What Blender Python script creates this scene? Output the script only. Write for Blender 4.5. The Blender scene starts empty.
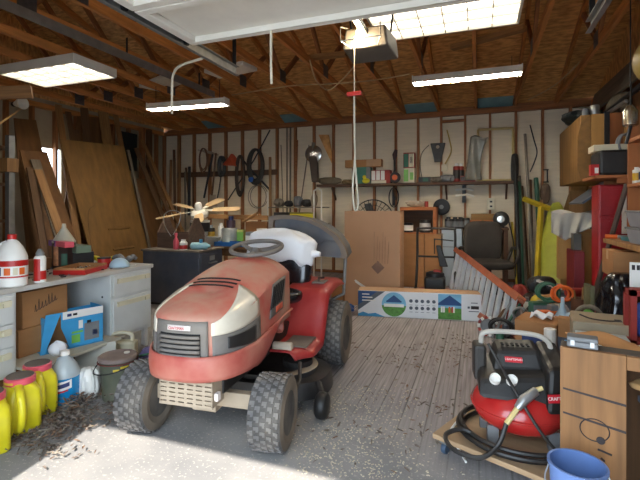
import bpy, bmesh, math, random
from mathutils import Vector, Matrix, noise
random.seed(7)
C = bpy.context.scene.collection
scene = bpy.context.scene
PI = math.pi
# ------------------------------------------------------------ camera, world, sun, exposure
H = 1.25; YAW = math.radians(20.2); F = 430.0; HZ = 208.0
cd = bpy.data.cameras.new('camera'); cam = bpy.data.objects.new('camera', cd); C.objects.link(cam)
cd.sensor_width = 36.0; cd.lens = F/640*36.0; cd.shift_y = -32.0/640; cd.clip_start = 0.05
cam.location = (0, 0, H); cam.rotation_euler = (PI/2, 0, YAW)
scene.camera = cam
scene.view_settings.view_transform = 'Standard'; scene.view_settings.look = 'None'
scene.view_settings.gamma = 1.0; scene.view_settings.exposure = 1.12
scene.view_settings.use_curve_mapping = False
w = bpy.data.worlds.new('sky'); scene.world = w; w.use_nodes = True
nt = w.node_tree; bg = nt.nodes['Background']
bg.inputs[0].default_value = (0.72, 0.86, 1.0, 1); bg.inputs[1].default_value = 3.7
sd = bpy.data.lights.new('sun', 'SUN'); sun = bpy.data.objects.new('sun', sd); C.objects.link(sun)
sd.energy = 6.0; sd.angle = 0.012; sd.color = (1, 0.93, 0.82)
sun.rotation_euler = Vector((-0.25, 2.0, -2.13)).to_track_quat('-Z', 'Y').to_euler()
sun.location = (0.4, -6, 7)
# ------------------------------------------------------------ pixel -> place helpers
_s, _c = math.sin(YAW), math.cos(YAW)
def ray(px, py):
    a = (px-320)/F; b = -(py-HZ)/F
    return Vector((-_s + _c*a, _c + _s*a, b))
def atD(px, py, d): return Vector((0, 0, H)) + ray(px, py)*d
def atY(px, py, Y): r = ray(px, py); return atD(px, py, Y/r.y)
def atX(px, py, X): r = ray(px, py); return atD(px, py, X/r.x)
def atZ(px, py, z): r = ray(px, py); return atD(px, py, (z-H)/r.z)
# ------------------------------------------------------------ materials
def lin(c): return tuple(((v/255)/12.92 if v/255 <= .04045 else (((v/255)+.055)/1.055)**2.4) for v in c)
_m = {}
def mat(key, rgb=(128,128,128), rough=.6, metal=0, var=.18, scale=6, stretch=(1,1,1), bump=0, emit=0, alpha=None, rgb2=None, coat=0, trans=0, detail=4, dust=0):
    if key in _m: return _m[key]
    m = bpy.data.materials.new(key); m.use_nodes = True; _m[key] = m
    n = m.node_tree.nodes; l = m.node_tree.links; b = n['Principled BSDF']
    c = lin(rgb); c2 = lin(rgb2) if rgb2 else tuple(v*(1-var*1.6) for v in c)
    tc = n.new('ShaderNodeTexCoord'); mp = n.new('ShaderNodeMapping'); mp.inputs['Scale'].default_value = stretch
    nz = n.new('ShaderNodeTexNoise'); nz.inputs['Scale'].default_value = scale; nz.inputs['Detail'].default_value = detail
    cr = n.new('ShaderNodeValToRGB'); cr.color_ramp.elements[0].position = .35; cr.color_ramp.elements[1].position = .65
    cr.color_ramp.elements[0].color = (*c2, 1); cr.color_ramp.elements[1].color = (*c, 1)
    l.new(tc.outputs['Object'], mp.inputs[0]); l.new(mp.outputs[0], nz.inputs['Vector']); l.new(nz.outputs[0], cr.inputs[0])
    out = cr.outputs[0]
    if dust:
        nd = n.new('ShaderNodeTexNoise'); nd.inputs['Scale'].default_value = 5; nd.inputs['Detail'].default_value = 8
        l.new(tc.outputs['Object'], nd.inputs['Vector'])
        mr = n.new('ShaderNodeMapRange'); mr.inputs[1].default_value = .3; mr.inputs[2].default_value = .75; mr.inputs[4].default_value = dust
        l.new(nd.outputs[0], mr.inputs[0])
        mx = n.new('ShaderNodeMix'); mx.data_type = 'RGBA'; mx.inputs[7].default_value = (*lin((168,152,130)), 1)
        l.new(mr.outputs[0], mx.inputs[0]); l.new(out, mx.inputs[6]); out = mx.outputs[2]
    l.new(out, b.inputs['Base Color'])
    b.inputs['Roughness'].default_value = rough; b.inputs['Metallic'].default_value = metal
    if coat: b.inputs['Coat Weight'].default_value = coat
    if trans: b.inputs['Transmission Weight'].default_value = trans
    if bump:
        bp = n.new('ShaderNodeBump'); bp.inputs['Strength'].default_value = bump; bp.inputs['Distance'].default_value = .01
        l.new(nz.outputs[0], bp.inputs['Height']); l.new(bp.outputs[0], b.inputs['Normal'])
    if emit:
        b.inputs['Emission Color'].default_value = (*c, 1); b.inputs['Emission Strength'].default_value = emit
    if alpha is not None: b.inputs['Alpha'].default_value = alpha
    return m
def wood(key, rgb, dark=.55, s=(14,14,1.2), rough=.7, scale=2.2):
    return mat(key, rgb, rough, var=dark*.5, scale=scale, stretch=s, bump=.12, detail=6)
# ------------------------------------------------------------ mesh builder
class MB:
    def __init__(self): self.v = []; self.f = []; self.mi = []; self.cur = 0; self.M = None
    def _add(self, vs, fs):
        o = len(self.v)
        for p in vs:
            p = Vector(p); self.v.append(self.M @ p if self.M else p)
        for f in fs: self.f.append([i+o for i in f]); self.mi.append(self.cur)
        return self
    def m(self, i): self.cur = i; return self
    def at(self, M): self.M = M; return self
    def box(self, c, s, R=None):
        c = Vector(c); h = Vector(s)/2; vs = []
        for x in (-1,1):
            for y in (-1,1):
                for z in (-1,1):
                    p = Vector((x*h.x, y*h.y, z*h.z)); p = (R @ p if R else p) + c; vs.append(p)
        return self._add(vs, [(0,1,3,2),(4,6,7,5),(0,4,5,1),(2,3,7,6),(0,2,6,4),(1,5,7,3)])
    def cb(self, x0, x1, y0, y1, z0, z1): return self.box(((x0+x1)/2,(y0+y1)/2,(z0+z1)/2),(abs(x1-x0),abs(y1-y0),abs(z1-z0)))
    def hexa(self, p8):
        return self._add(p8, [(3,2,1,0),(4,5,6,7),(0,1,5,4),(1,2,6,5),(2,3,7,6),(3,0,4,7)])
    def tube(self, pts, r, n=8, closed=False):
        pts = [Vector(p) for p in pts]; N = len(pts); vs = []; fs = []
        t0 = (pts[1]-pts[0]).normalized(); up = Vector((0,0,1)) if abs(t0.z) < .9 else Vector((1,0,0))
        u = t0.cross(up).normalized()
        for i, p in enumerate(pts):
            if closed: t = pts[(i+1) % N]-pts[i-1]
            else: t = pts[min(i+1,N-1)]-pts[max(i-1,0)]
            t = t.normalized() if t.length > 1e-9 else t0
            u = (u - t*u.dot(t)); u = u.normalized() if u.length > 1e-6 else t.orthogonal().normalized()
            w_ = t.cross(u); rr = r[i] if isinstance(r, (list,tuple)) else r
            for k in range(n):
                a = 2*PI*k/n; vs.append(p + (u*math.cos(a)+w_*math.sin(a))*rr)
        for i in range(N if closed else N-1):
            j = (i+1) % N
            for k in range(n): fs.append((i*n+k, i*n+(k+1)%n, j*n+(k+1)%n, j*n+k))
        if not closed: fs.append(tuple(range(n-1,-1,-1))); fs.append(tuple((N-1)*n+k for k in range(n)))
        return self._add(vs, fs)
    def lathe(self, prof, n=24, o=(0,0,0), axis='z', sx=1, sy=1):
        o = Vector(o); vs = []; fs = []
        for r, z in prof:
            for k in range(n):
                a = 2*PI*k/n; x, y = r*math.cos(a)*sx, r*math.sin(a)*sy
                p = {'z':(x,y,z),'x':(z,x,y),'y':(x,z,y)}[axis]; vs.append(Vector(p)+o)
        flip = axis == 'y'
        for i in range(len(prof)-1):
            for k in range(n):
                f = (i*n+k, i*n+(k+1)%n, (i+1)*n+(k+1)%n, (i+1)*n+k); fs.append(f[::-1] if flip else f)
        a, b = tuple(range(n-1,-1,-1)), tuple((len(prof)-1)*n+k for k in range(n))
        if prof[0][0] > 1e-5: fs.append(a[::-1] if flip else a)
        if prof[-1][0] > 1e-5: fs.append(b[::-1] if flip else b)
        return self._add(vs, fs)
    def prism(self, poly, z0, z1, top=None):
        n = len(poly); top = top or poly
        vs = [(x,y,z0) for x,y in poly]+[(x,y,z1) for x,y in top]
        fs = [tuple(range(n-1,-1,-1)), tuple(range(n,2*n))]+[(k,(k+1)%n,n+(k+1)%n,n+k) for k in range(n)]
        return self._add(vs, fs)
    def grid(self, fn, nu, nv):
        vs = [fn(i/nu, j/nv) for i in range(nu+1) for j in range(nv+1)]
        fs = [(i*(nv+1)+j, (i+1)*(nv+1)+j, (i+1)*(nv+1)+j+1, i*(nv+1)+j+1) for i in range(nu) for j in range(nv)]
        return self._add(vs, fs)
    def ball(self, c, r, n=14, s=(1,1,1), m=8):
        prof = [(max(1e-6, math.sin(PI*i/m)), -math.cos(PI*i/m)) for i in range(m+1)]
        M0 = self.M; T = Matrix.Translation(Vector(c)) @ Matrix.Diagonal((r*s[0], r*s[1], r*s[2], 1))
        self.M = (M0 @ T) if M0 else T; self.lathe(prof, n); self.M = M0; return self
    def build(self, name, mats, parent=None, smooth=False, bevel=0, solid=0, sub=0, loc=None, rz=0):
        me = bpy.data.meshes.new(name); me.from_pydata([tuple(p) for p in self.v], [], self.f)
        if not isinstance(mats, (list,tuple)): mats = [mats]
        for m_ in mats: me.materials.append(m_)
        for p, i in zip(me.polygons, self.mi): p.material_index = i
        bm = bmesh.new(); bm.from_mesh(me); bmesh.ops.remove_doubles(bm, verts=bm.verts, dist=1e-5)
        bmesh.ops.recalc_face_normals(bm, faces=bm.faces); bm.to_mesh(me); bm.free()
        if smooth:
            for p in me.polygons: p.use_smooth = True
            try: me.set_sharp_from_angle(angle=math.radians(40 if smooth is True else smooth))
            except Exception: pass
        o = bpy.data.objects.new(name, me); C.objects.link(o)
        if parent: o.parent = parent
        if loc is not None: o.location = loc
        if rz: o.rotation_euler = (0,0,rz)
        if bevel:
            b = o.modifiers.new('bevel','BEVEL'); b.width = bevel; b.segments = 2; b.limit_method = 'ANGLE'; b.angle_limit = math.radians(40)
        if solid:
            b = o.modifiers.new('thick','SOLIDIFY'); b.thickness = solid; b.offset = 0
        if sub:
            b = o.modifiers.new('sub','SUBSURF'); b.levels = sub; b.render_levels = sub
        return o
def tag(o, label, cat, group=None, kind=None):
    if label: o['label'] = label
    if cat: o['category'] = cat
    if group: o['group'] = group
    if kind: o['kind'] = kind
    return o
def thing(name, label, cat, loc=(0,0,0), rz=0, group=None):
    o = bpy.data.objects.new(name, None); C.objects.link(o); o.empty_display_size = .1
    o.location = loc; o.rotation_euler = (0,0,rz); return tag(o, label, cat, group)
def struct(mb, name, m, parent=None, **k):
    o = mb.build(name, m, parent, **k)
    if not parent: o['kind'] = 'structure'
    return o
def dup(root, loc, rz=None, label=None):
    r = root.copy(); C.objects.link(r); r.location = loc
    if rz is not None: r.rotation_euler = (0,0,rz)
    if label: r['label'] = label
    for ch in list(root.children):
        c_ = ch.copy(); C.objects.link(c_); c_.parent = r
        for g in list(ch.children):
            d_ = g.copy(); C.objects.link(d_); d_.parent = c_
    return r
def frame(p0, p1, face=(0,-1,0)):
    p0, p1 = Vector(p0), Vector(p1); z = (p1-p0).normalized(); y = Vector(face); y = (y - z*y.dot(z)).normalized(); x = y.cross(z)
    return Matrix(((x.x,y.x,z.x,p0.x),(x.y,y.y,z.y,p0.y),(x.z,y.z,z.z,p0.z),(0,0,0,1))), (p1-p0).length
def plank(name, label, cat, p0, p1, wd, th, face, m, group=None, kind=None, bevel=.002, parent=None):
    M, L = frame(p0, p1, face)
    o = MB().cb(-wd/2, wd/2, -th/2, th/2, 0, L).build(name, m, parent, bevel=bevel); o.matrix_world = M
    return tag(o, label, cat, group, kind)
def rod(name, label, cat, pts, r, m, group=None, n=8):
    p0 = Vector(pts[0]); o = MB().tube([Vector(p)-p0 for p in pts], r, n).build(name, m, smooth=True, loc=p0)
    return tag(o, label, cat, group)
def curve_pts(ctrl, n=8):
    ctrl = [Vector(p) for p in ctrl]; out = []
    for i in range(len(ctrl)-1):
        a, b, c_, d_ = ctrl[max(i-1,0)], ctrl[i], ctrl[i+1], ctrl[min(i+2,len(ctrl)-1)]
        for k in range(n):
            t = k/n; out.append(.5*((2*b)+(c_-a)*t+(2*a-5*b+4*c_-d_)*t*t+(3*b-a-3*c_+d_)*t**3))
    return out+[ctrl[-1]]
def text(name, body, size, m, parent, loc, rot, ext=.0008, sx=1):
    cu = bpy.data.curves.new(name,'FONT'); cu.body = body; cu.size = size; cu.extrude = ext; cu.align_x = 'CENTER'; cu.align_y = 'CENTER'
    t = bpy.data.objects.new(name, cu); C.objects.link(t); dg = bpy.context.evaluated_depsgraph_get()
    me = bpy.data.meshes.new_from_object(t.evaluated_get(dg)); bpy.data.objects.remove(t)
    me.materials.clear(); me.materials.append(m)
    o = bpy.data.objects.new(name, me); C.objects.link(o); o.parent = parent; o.location = loc; o.rotation_euler = rot; o.scale = (sx,1,1)
    return o
def carton(name, label, cat, loc, size, rz, m, open_top=False, tape=None, group=None):
    """cardboard box, x width, y depth, z height, with flaps or a taped seam"""
    sx, sy, sz = size; t = thing(name, label, cat, loc, rz, group); b = MB(); k = .006
    b.cb(-sx/2,sx/2,-sy/2,sy/2,0,k)
    b.cb(-sx/2,sx/2,-sy/2,-sy/2+k,k,sz).cb(-sx/2,sx/2,sy/2-k,sy/2,k,sz).cb(-sx/2,-sx/2+k,-sy/2+k,sy/2-k,k,sz).cb(sx/2-k,sx/2,-sy/2+k,sy/2-k,k,sz)
    if not open_top: b.cb(-sx/2+k,sx/2-k,-sy/2+k,sy/2-k,sz-k,sz)
    b.build('box_wall', m, t, bevel=.002)
    if open_top:
        for s in (-1,1):
            M = Matrix.Translation((0,s*sy/2,sz)) @ Matrix.Rotation(s*-.9,4,'X')
            o = MB().cb(-sx/2+.004,sx/2-.004,-.002,.002,0,sy*.32).build('flap', m, t); o.matrix_basis = M
    elif tape:
        MB().cb(-sx/2-.0006,sx/2+.0006,-.028,.028,sz,sz+.0008).cb(-sx/2-.001,-sx/2,-.028,.028,sz-.07,sz+.0008).cb(sx/2,sx/2+.001,-.028,.028,sz-.07,sz+.0008).build('tape', tape, t)
    return t
# ============================================================ THE ROOM
XL, XR, YB, YF, ZP = -6.75, 1.78, 8.0, 0.0, 2.96
m_stud = wood('stud_pine', (160,102,56), .5)
m_studx = wood('plate_pine', (158,98,52), .5, s=(1.2,14,14))
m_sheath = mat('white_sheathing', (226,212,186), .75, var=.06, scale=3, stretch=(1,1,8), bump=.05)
m_chord = wood('truss_pine', (204,134,70), .45, s=(14,1.2,14))
m_plate = mat('galvanised_gusset', (96,98,104), .45, .7, var=.15, scale=30)
m_foam = mat('blue_foam', (126,162,168), .8, var=.08)
def osb():
    m = mat('osb_sheathing', (232,178,112), .8, var=.35, scale=8, stretch=(1,3.2,1), bump=.1, detail=9, rgb2=(178,126,70)); return m
m_osb = osb()
# floor: worn plank decking towards the back, dusty concrete apron in front
m_deck = bpy.data.materials.new('worn_deck'); m_deck.use_nodes = True
n = m_deck.node_tree.nodes; l = m_deck.node_tree.links; b = n['Principled BSDF']
tc = n.new('ShaderNodeTexCoord'); mp = n.new('ShaderNodeMapping'); l.new(tc.outputs['Object'], mp.inputs[0])
sx = n.new('ShaderNodeSeparateXYZ'); l.new(mp.outputs[0], sx.inputs[0])
def mnode(op, a, b_=None, c_=None):
    q = n.new('ShaderNodeMath'); q.operation = op
    for i, v in enumerate((a, b_, c_)):
        if v is None: continue
        if isinstance(v, (int, float)): q.inputs[i].default_value = v
        else: l.new(v, q.inputs[i])
    return q.outputs[0]
def noisen(sc, st, det=5):
    m2 = n.new('ShaderNodeMapping'); m2.inputs['Scale'].default_value = st; l.new(tc.outputs['Object'], m2.inputs[0])
    q = n.new('ShaderNodeTexNoise'); q.inputs['Scale'].default_value = sc; q.inputs['Detail'].default_value = det; l.new(m2.outputs[0], q.inputs['Vector']); return q.outputs[0]
gro = mnode('LESS_THAN', mnode('FRACT', mnode('MULTIPLY', sx.outputs[0], 1/.145)), .055)       # gaps between boards
fine = mnode('LESS_THAN', mnode('FRACT', mnode('MULTIPLY', sx.outputs[0], 1/.029)), .30)        # ribbing in each board
grain = noisen(3, (14,.8,1)); blot = noisen(1.6, (1,1,1), 7); spk = noisen(60, (1,1,1), 3)
cr = n.new('ShaderNodeValToRGB'); l.new(grain, cr.inputs[0])
cr.color_ramp.elements[0].position = .3; cr.color_ramp.elements[0].color = (*lin((126,119,121)),1)
cr.color_ramp.elements[1].position = .7; cr.color_ramp.elements[1].color = (*lin((166,158,159)),1)
def mixc(fac, a, col):
    q = n.new('ShaderNodeMix'); q.data_type = 'RGBA'; l.new(fac, q.inputs[0]) if not isinstance(fac,(int,float)) else None
    if isinstance(fac,(int,float)): q.inputs[0].default_value = fac
    l.new(a, q.inputs[6]); 
    if isinstance(col, tuple): q.inputs[7].default_value = (*lin(col),1)
    else: l.new(col, q.inputs[7])
    return q.outputs[2]
deck = mixc(mnode('MULTIPLY', fine, .30), cr.outputs[0], (96,88,82))
deck = mixc(mnode('MULTIPLY', gro, .75), deck, (58,52,48))
conc = n.new('ShaderNodeValToRGB'); l.new(blot, conc.inputs[0])
conc.color_ramp.elements[0].position = .35; conc.color_ramp.elements[0].color = (*lin((116,116,118)),1)
conc.color_ramp.elements[1].position = .7; conc.color_ramp.elements[1].color = (*lin((152,150,148)),1)
cspk = mixc(mnode('MULTIPLY', mnode('GREATER_THAN', spk, .62), .35), conc.outputs[0], (206,200,186))
edge = mnode('ADD', sx.outputs[1], mnode('MULTIPLY', blot, .9))
edge = mnode('ADD', edge, mnode('MULTIPLY', sx.outputs[0], .55))
mr = n.new('ShaderNodeMapRange'); l.new(edge, mr.inputs[0]); mr.inputs[1].default_value = 2.35; mr.inputs[2].default_value = 3.1
base = mixc(mr.outputs[0], cspk, deck)
dustf = n.new('ShaderNodeMapRange'); l.new(blot, dustf.inputs[0]); dustf.inputs[1].default_value = .4; dustf.inputs[2].default_value = .8; dustf.inputs[4].default_value = .45
l.new(mixc(dustf.outputs[0], base, (142,136,132)), b.inputs['Base Color']); b.inputs['Roughness'].default_value = .8
bp = n.new('ShaderNodeBump'); bp.inputs['Strength'].default_value = .25; bp.inputs['Distance'].default_value = .01
l.new(mnode('MULTIPLY', mnode('SUBTRACT', spk, mnode('MULTIPLY', gro, 1.5)), .6), bp.inputs['Height']); l.new(bp.outputs[0], b.inputs['Normal'])
struct(MB().cb(XL-.2, XR+.2, -6, YB+.2, -.1, 0), 'floor', m_deck)
# walls (sheathing) with their studs and plates as children
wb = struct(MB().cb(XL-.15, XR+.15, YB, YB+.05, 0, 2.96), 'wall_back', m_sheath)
for k in range(22):
    x = 1.405-.405*k
    if x > XL: struct(MB().cb(-.019,.019,-.089,-.001,.04,2.88), 'stud', m_stud, wb, loc=(x,YB,0))
struct(MB().cb(XL,XR,YB-.095,YB-.001,2.88,2.96), 'top_plate', m_studx, wb)
struct(MB().cb(XL,XR,YB-.092,YB-.001,0,.04), 'sole_plate', m_studx, wb)
struct(MB().cb(-.601,-.234,YB-.08,YB-.001,2.77,2.81), 'blocking', m_studx, wb)
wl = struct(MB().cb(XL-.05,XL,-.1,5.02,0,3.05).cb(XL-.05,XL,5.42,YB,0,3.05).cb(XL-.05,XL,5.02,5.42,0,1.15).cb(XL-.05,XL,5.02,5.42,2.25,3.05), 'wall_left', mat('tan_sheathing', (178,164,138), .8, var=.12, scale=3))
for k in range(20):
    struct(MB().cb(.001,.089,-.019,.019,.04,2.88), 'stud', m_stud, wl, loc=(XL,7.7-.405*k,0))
struct(MB().cb(XL+.001,XL+.095,0,YB-.1,2.88,2.96), 'top_plate', m_chord, wl)
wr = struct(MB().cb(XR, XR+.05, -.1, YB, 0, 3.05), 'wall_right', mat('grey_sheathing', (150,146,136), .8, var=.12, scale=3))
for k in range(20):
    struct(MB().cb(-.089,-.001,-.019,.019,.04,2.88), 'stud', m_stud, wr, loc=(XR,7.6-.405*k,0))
struct(MB().cb(XR-.095,XR-.001,0,YB-.1,2.88,2.96), 'top_plate', m_chord, wr)
DX0, DX1, DZ = -1.84, .64, 2.13
wf = MB(); wf.cb(XL,DX0,-.12,-.02,0,3.05).cb(DX1,XR,-.12,-.02,0,3.05).cb(DX0,DX1,-.12,-.02,DZ,3.05)
struct(wf, 'wall_front', m_sheath)
for y, nm in ((YB+.055,'eave_board_back'),(-.10,'eave_board_front')):
    o = struct(MB().cb(XL-.1,XR+.1,y,y+.02,2.9,3.043 if y > 1 else 3.02), 'trim_%d' % (12 if y > 1 else 13), m_studx)
# gables closing the ends of the roof
for nm, x in (('wall_gable_left', XL-.05), ('wall_gable_right', XR)):
    g = MB(); g.M = Matrix(((0,0,1,0),(1,0,0,0),(0,1,0,0),(0,0,0,1)))
    g.prism([(-.1,3.05),(YB+.05,3.05),(4,4.42)], x, x+.05); struct(g, nm, m_osb)
# roof deck of OSB, two slopes, above the trusses
SL = .335
cl = MB()
for s in (-1,1):
    y0, y1 = (4, 8.45) if s > 0 else (-.45, 4)
    z = lambda y: 4.40-abs(y-4)*SL
    cl.hexa([(XL-.1,y0,z(y0)),(XR+.1,y0,z(y0)),(XR+.1,y1,z(y1)),(XL-.1,y1,z(y1)),(XL-.1,y0,z(y0)+.02),(XR+.1,y0,z(y0)+.02),(XR+.1,y1,z(y1)+.02),(XL-.1,y1,z(y1)+.02)])
struct(cl, 'ceiling', m_osb)
# trusses: bottom chord, two top chords, four webs, gusset plates
def truss():
    t = bpy.data.objects.new('roof_truss', None); C.objects.link(t); t['kind'] = 'structure'
    MB().cb(-.019,.019,-.02,8.02,2.965,3.055).build('bottom_chord', m_chord, t)
    for s in (-1,1):
        e = MB(); ye = 4+s*4.40
        for_y = [(4,4.29),(ye,4.29-4.40*SL),(ye,4.385-4.40*SL),(4,4.385)]
        e.hexa([(-.019,y,z_) for y,z_ in for_y]+[(.019,y,z_) for y,z_ in for_y]); e.build('top_chord', m_chord, t)
        for (ya,za,yb,zb) in ((4+s*1.33,3.03,4+s*.05,4.30),(4+s*1.33,3.03,4+s*2.05,3.64)):
            M, L = frame((0,ya,za),(0,yb,zb),(1,0,0))
            o = MB().cb(-.032,.032,-.018,.018,0,L).build('web', m_stud, t); o.matrix_basis = M
        for xx in (-.021,.021):
            MB().cb(xx-.0015,xx+.0015,4+s*1.33-.09,4+s*1.33+.09,2.97,3.13).build('gusset_plate', m_plate, t)
    return t
t0 = truss(); xs = [.58-.62*k for k in range(-1,12)]
t0.location.x = xs[0]
for x in xs[1:]: dup(t0, (x,0,0))
for k in (0,2,6,9): # foam vent baffles showing at the eaves
    x = .58-.62*k-.31
    struct(MB().hexa([(-.28,7.80,3.10),(.28,7.80,3.10),(.28,8.04,3.0),(-.28,8.04,3.0),(-.28,7.80,3.115),(.28,7.80,3.115),(.28,8.04,3.015),(-.28,8.04,3.015)]), 'trim_%d' % (k+1), m_foam, loc=(x,0,0))
# raised sectional door hanging overhead with its tracks
m_white = mat('white_enamel', (226,222,212), .45, var=.05)
m_steel = mat('galvanised_steel', (150,152,152), .4, .75, var=.12, scale=14)
m_dark = mat('dark_iron', (48,48,50), .5, .5, var=.2)
d = bpy.data.objects.new('door_1', None); C.objects.link(d); d['kind'] = 'structure'
for i in range(4):
    y0 = .28+.54*i
    p = MB().cb(DX0+.03,DX1-.03,y0,y0+.53,2.385,2.42)
    p.cb(DX0+.03,DX1-.03,y0,y0+.05,2.345,2.385).cb(DX0+.03,DX1-.03,y0+.48,y0+.53,2.345,2.385)
    p.cb(DX0+.03,DX0+.09,y0+.05,y0+.48,2.345,2.385).cb(DX1-.09,DX1-.03,y0+.05,y0+.48,2.345,2.385)
    p.build('door_panel', m_white, d, bevel=.006)
    for xx in (DX0+.01, DX1-.01):
        MB().lathe([(.001,-.02),(.022,-.02),(.022,.0),(.006,.0),(.006,.03),(.001,.03)],12,(xx,y0+.5,2.36),'x').build('roller', m_dark, d, smooth=True)
for k, xx in ((0, DX0-.01), (1, DX1+.01)):
    s = -1 if k == 0 else 1
    t = MB().cb(xx-.002,xx+.002,.05,3.05,2.325,2.395).cb(xx-s*.03,xx,.05,3.05,2.323,2.327).cb(xx-s*.03,xx,.05,3.05,2.393,2.397)
    t.cb(xx+s*.002,xx+s*.03,.1,3.05,2.40,2.404)
    t.build('track', m_steel, d)
    MB().cb(xx-.016,xx+.016,2.55,2.556,2.40,2.97).build('track_hanger', m_dark, d)
    MB().cb(xx-.016,xx+.016,3.02,3.026,2.40,2.97).build('track_hanger', m_dark, d)
# tracks of the other door bay further left
d2 = bpy.data.objects.new('trim_11', None); C.objects.link(d2); d2['kind'] = 'structure'
MB().cb(-3.36,-3.30,1.4,4.9,2.80,2.805).cb(-3.302,-3.298,1.4,4.9,2.72,2.805).build('track', m_steel, d2)
for yy in (2.2,3.4,4.6): MB().cb(-3.34,-3.32,yy,yy+.005,2.805,2.97).build('track_hanger', m_dark, d2)
# ============================================================ LIGHT FITTINGS
m_glow = mat('lit_diffuser', (255,244,222), .5, var=.03, emit=1.5)
m_tubeglow = mat('lit_fluorescent', (255,246,228), .5, var=.02, emit=44)
m_bulb = mat('lit_bulb', (255,214,140), .5, var=.02, emit=22)
m_wht = mat('white_paint', (228,224,214), .5, var=.05)
m_alu = mat('aluminium', (186,190,192), .35, .8, var=.1, scale=12)
def troffer(label, x0, x1, y0, y1, z):
    t = thing('ceiling_light', label, 'light', ((x0+x1)/2,(y0+y1)/2,z), 0, 'boxed ceiling lights'); a,b = (x1-x0)/2,(y1-y0)/2
    m = MB().cb(-a,a,-b,-b+.02,0,.11).cb(-a,a,b-.02,b,0,.11).cb(-a,-a+.02,-b+.02,b-.02,0,.11).cb(a-.02,a,-b+.02,b-.02,0,.11).cb(-a+.02,a-.02,-b+.02,b-.02,.085,.10)
    m.build('housing', m_wht, t, bevel=.003)
    MB().cb(-a+.02,a-.02,-b+.02,b-.02,.03,.034).build('diffuser', m_glow, t)
    g = MB(); nx, ny = 6, 3
    for i in range(1,nx): xx = -a+.02+(2*a-.04)*i/nx; g.cb(xx-.004,xx+.004,-b+.02,b-.02,0.004,.03)
    for j in range(1,ny): yy = -b+.02+(2*b-.04)*j/ny; g.cb(-a+.02,a-.02,yy-.004,yy+.004,.006,.03)
    g.build('louvre', m_wht, t)
    return t
troffer('square-celled ceiling light high over the left desk', -5.4, -4.18, 3.5, 4.11, 2.85)
troffer('square-celled ceiling light to the right of the door opener', -.89, .33, 3.5, 4.11, 2.85)
def strip(label, p, q, z):
    c_ = ((p.x+q.x)/2,(p.y+q.y)/2,z); rz = math.atan2(q.y-p.y,q.x-p.x)
    t = thing('strip_light', label, 'light', c_, rz, 'shop strip lights'); L = 1.22
    b = MB(); b.hexa([(-L/2,-.06,.02),(L/2,-.06,.02),(L/2,.06,.02),(-L/2,.06,.02),(-L/2,-.035,.075),(L/2,-.035,.075),(L/2,.035,.075),(-L/2,.035,.075)])
    b.cb(-L/2,-L/2+.012,-.075,.075,-.025,.075).cb(L/2-.012,L/2,-.075,.075,-.025,.075); b.build('housing', m_wht, t, bevel=.002)
    for s in (-1,1):
        o = MB().hexa([(-L/2,s*.06,.018),(L/2,s*.06,.018),(L/2,s*.085,-.02),(-L/2,s*.085,-.02),(-L/2,s*.06,.024),(L/2,s*.06,.024),(L/2,s*.09,-.018),(-L/2,s*.09,-.018)]).build('reflector', m_wht, t)
        MB().tube([(-L/2+.02,s*.035,-.002),(L/2-.02,s*.035,-.002)],.014,10).build('lamp_tube', m_tubeglow, t, smooth=True)
    for s in (-1,1): MB().tube([(s*.5,0,.075),(s*.5,0,2.97-z)],.004,6).build('hanging_wire', m_dark, t)
    return t
strip('bright strip light hanging on the left half of the garage', atZ(151,109,2.65), atZ(225,103.5,2.65), 2.65)
strip('bright strip light hanging right of the pull cord', atZ(415,83,2.78), atZ(520,72,2.78), 2.78)
# door opener with bare bulb
op = thing('door_opener', 'dark grey door opener with a glowing bulb under the rafters', 'door opener', (-.78,3.22,2.43))
ob = MB(); ob.hexa([(-.17,-.15,0),(.17,-.15,0),(.19,.2,0),(-.19,.2,0),(-.15,-.15,.15),(.15,-.15,.15),(.17,.2,.17),(-.17,.2,.17)])
ob.build('motor_case', mat('opener_grey', (88,84,80), .5, var=.1), op, bevel=.015)
MB().lathe([(.001,-.075),(.024,-.068),(.032,-.045),(.028,-.02),(.014,0),(.014,.03),(.001,.03)],16,(-.02,-.21,.12)).build('bulb', m_bulb, op, smooth=True)
cg = MB()
for p in ([(-.13,-.16,.15),(-.15,-.27,.12),(-.15,-.27,.02),(-.10,-.16,0)],[(.12,-.16,.15),(.14,-.27,.12),(.14,-.27,.02),(.10,-.16,0)],[(-.15,-.27,.02),(.14,-.27,.02)]): cg.tube(p,.004,6)
cg.build('bulb_guard', m_alu, op)
MB().cb(-.02,.02,-2.9,-.15,.09,.13).build('rail', m_steel, op)
for s in (-1,1): MB().tube([(s*.15,.05,.15),(s*.2,.05,.54)],.008,6).build('hanger', m_dark, op)
pl = bpy.data.lights.new('bulb_light','POINT'); po = bpy.data.objects.new('bulb_light', pl); C.objects.link(po); po.parent = op; po.location = (-.02,-.21,.02)
pl.energy = 9; pl.color = (1,.78,.48); pl.shadow_soft_size = .03
m_rope = mat('pale_rope', (206,198,178), .9, var=.1); m_redp = mat('red_plastic', (186,34,30), .4, var=.12)
rp = thing('pull_cord', 'long white pull cord with red handle under the opener', 'cord', (-.84,3.0,0))
MB().tube([(0,0,2.49),(.0,.0,2.09)],.0045,6).build('cord', m_rope, rp)
MB().cb(-.055,.055,-.012,.012,2.06,2.09).build('handle', m_redp, rp, bevel=.006)
MB().tube(curve_pts([(0,0,2.06),(.002,0,1.75),(.006,0,1.62),(-.014,.01,1.40),(.0,.01,1.24),(.026,.01,1.28),(.012,0,1.5),(.004,0,1.62)],8),.007,6).build('knotted_tail', m_rope, rp, smooth=True)
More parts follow.
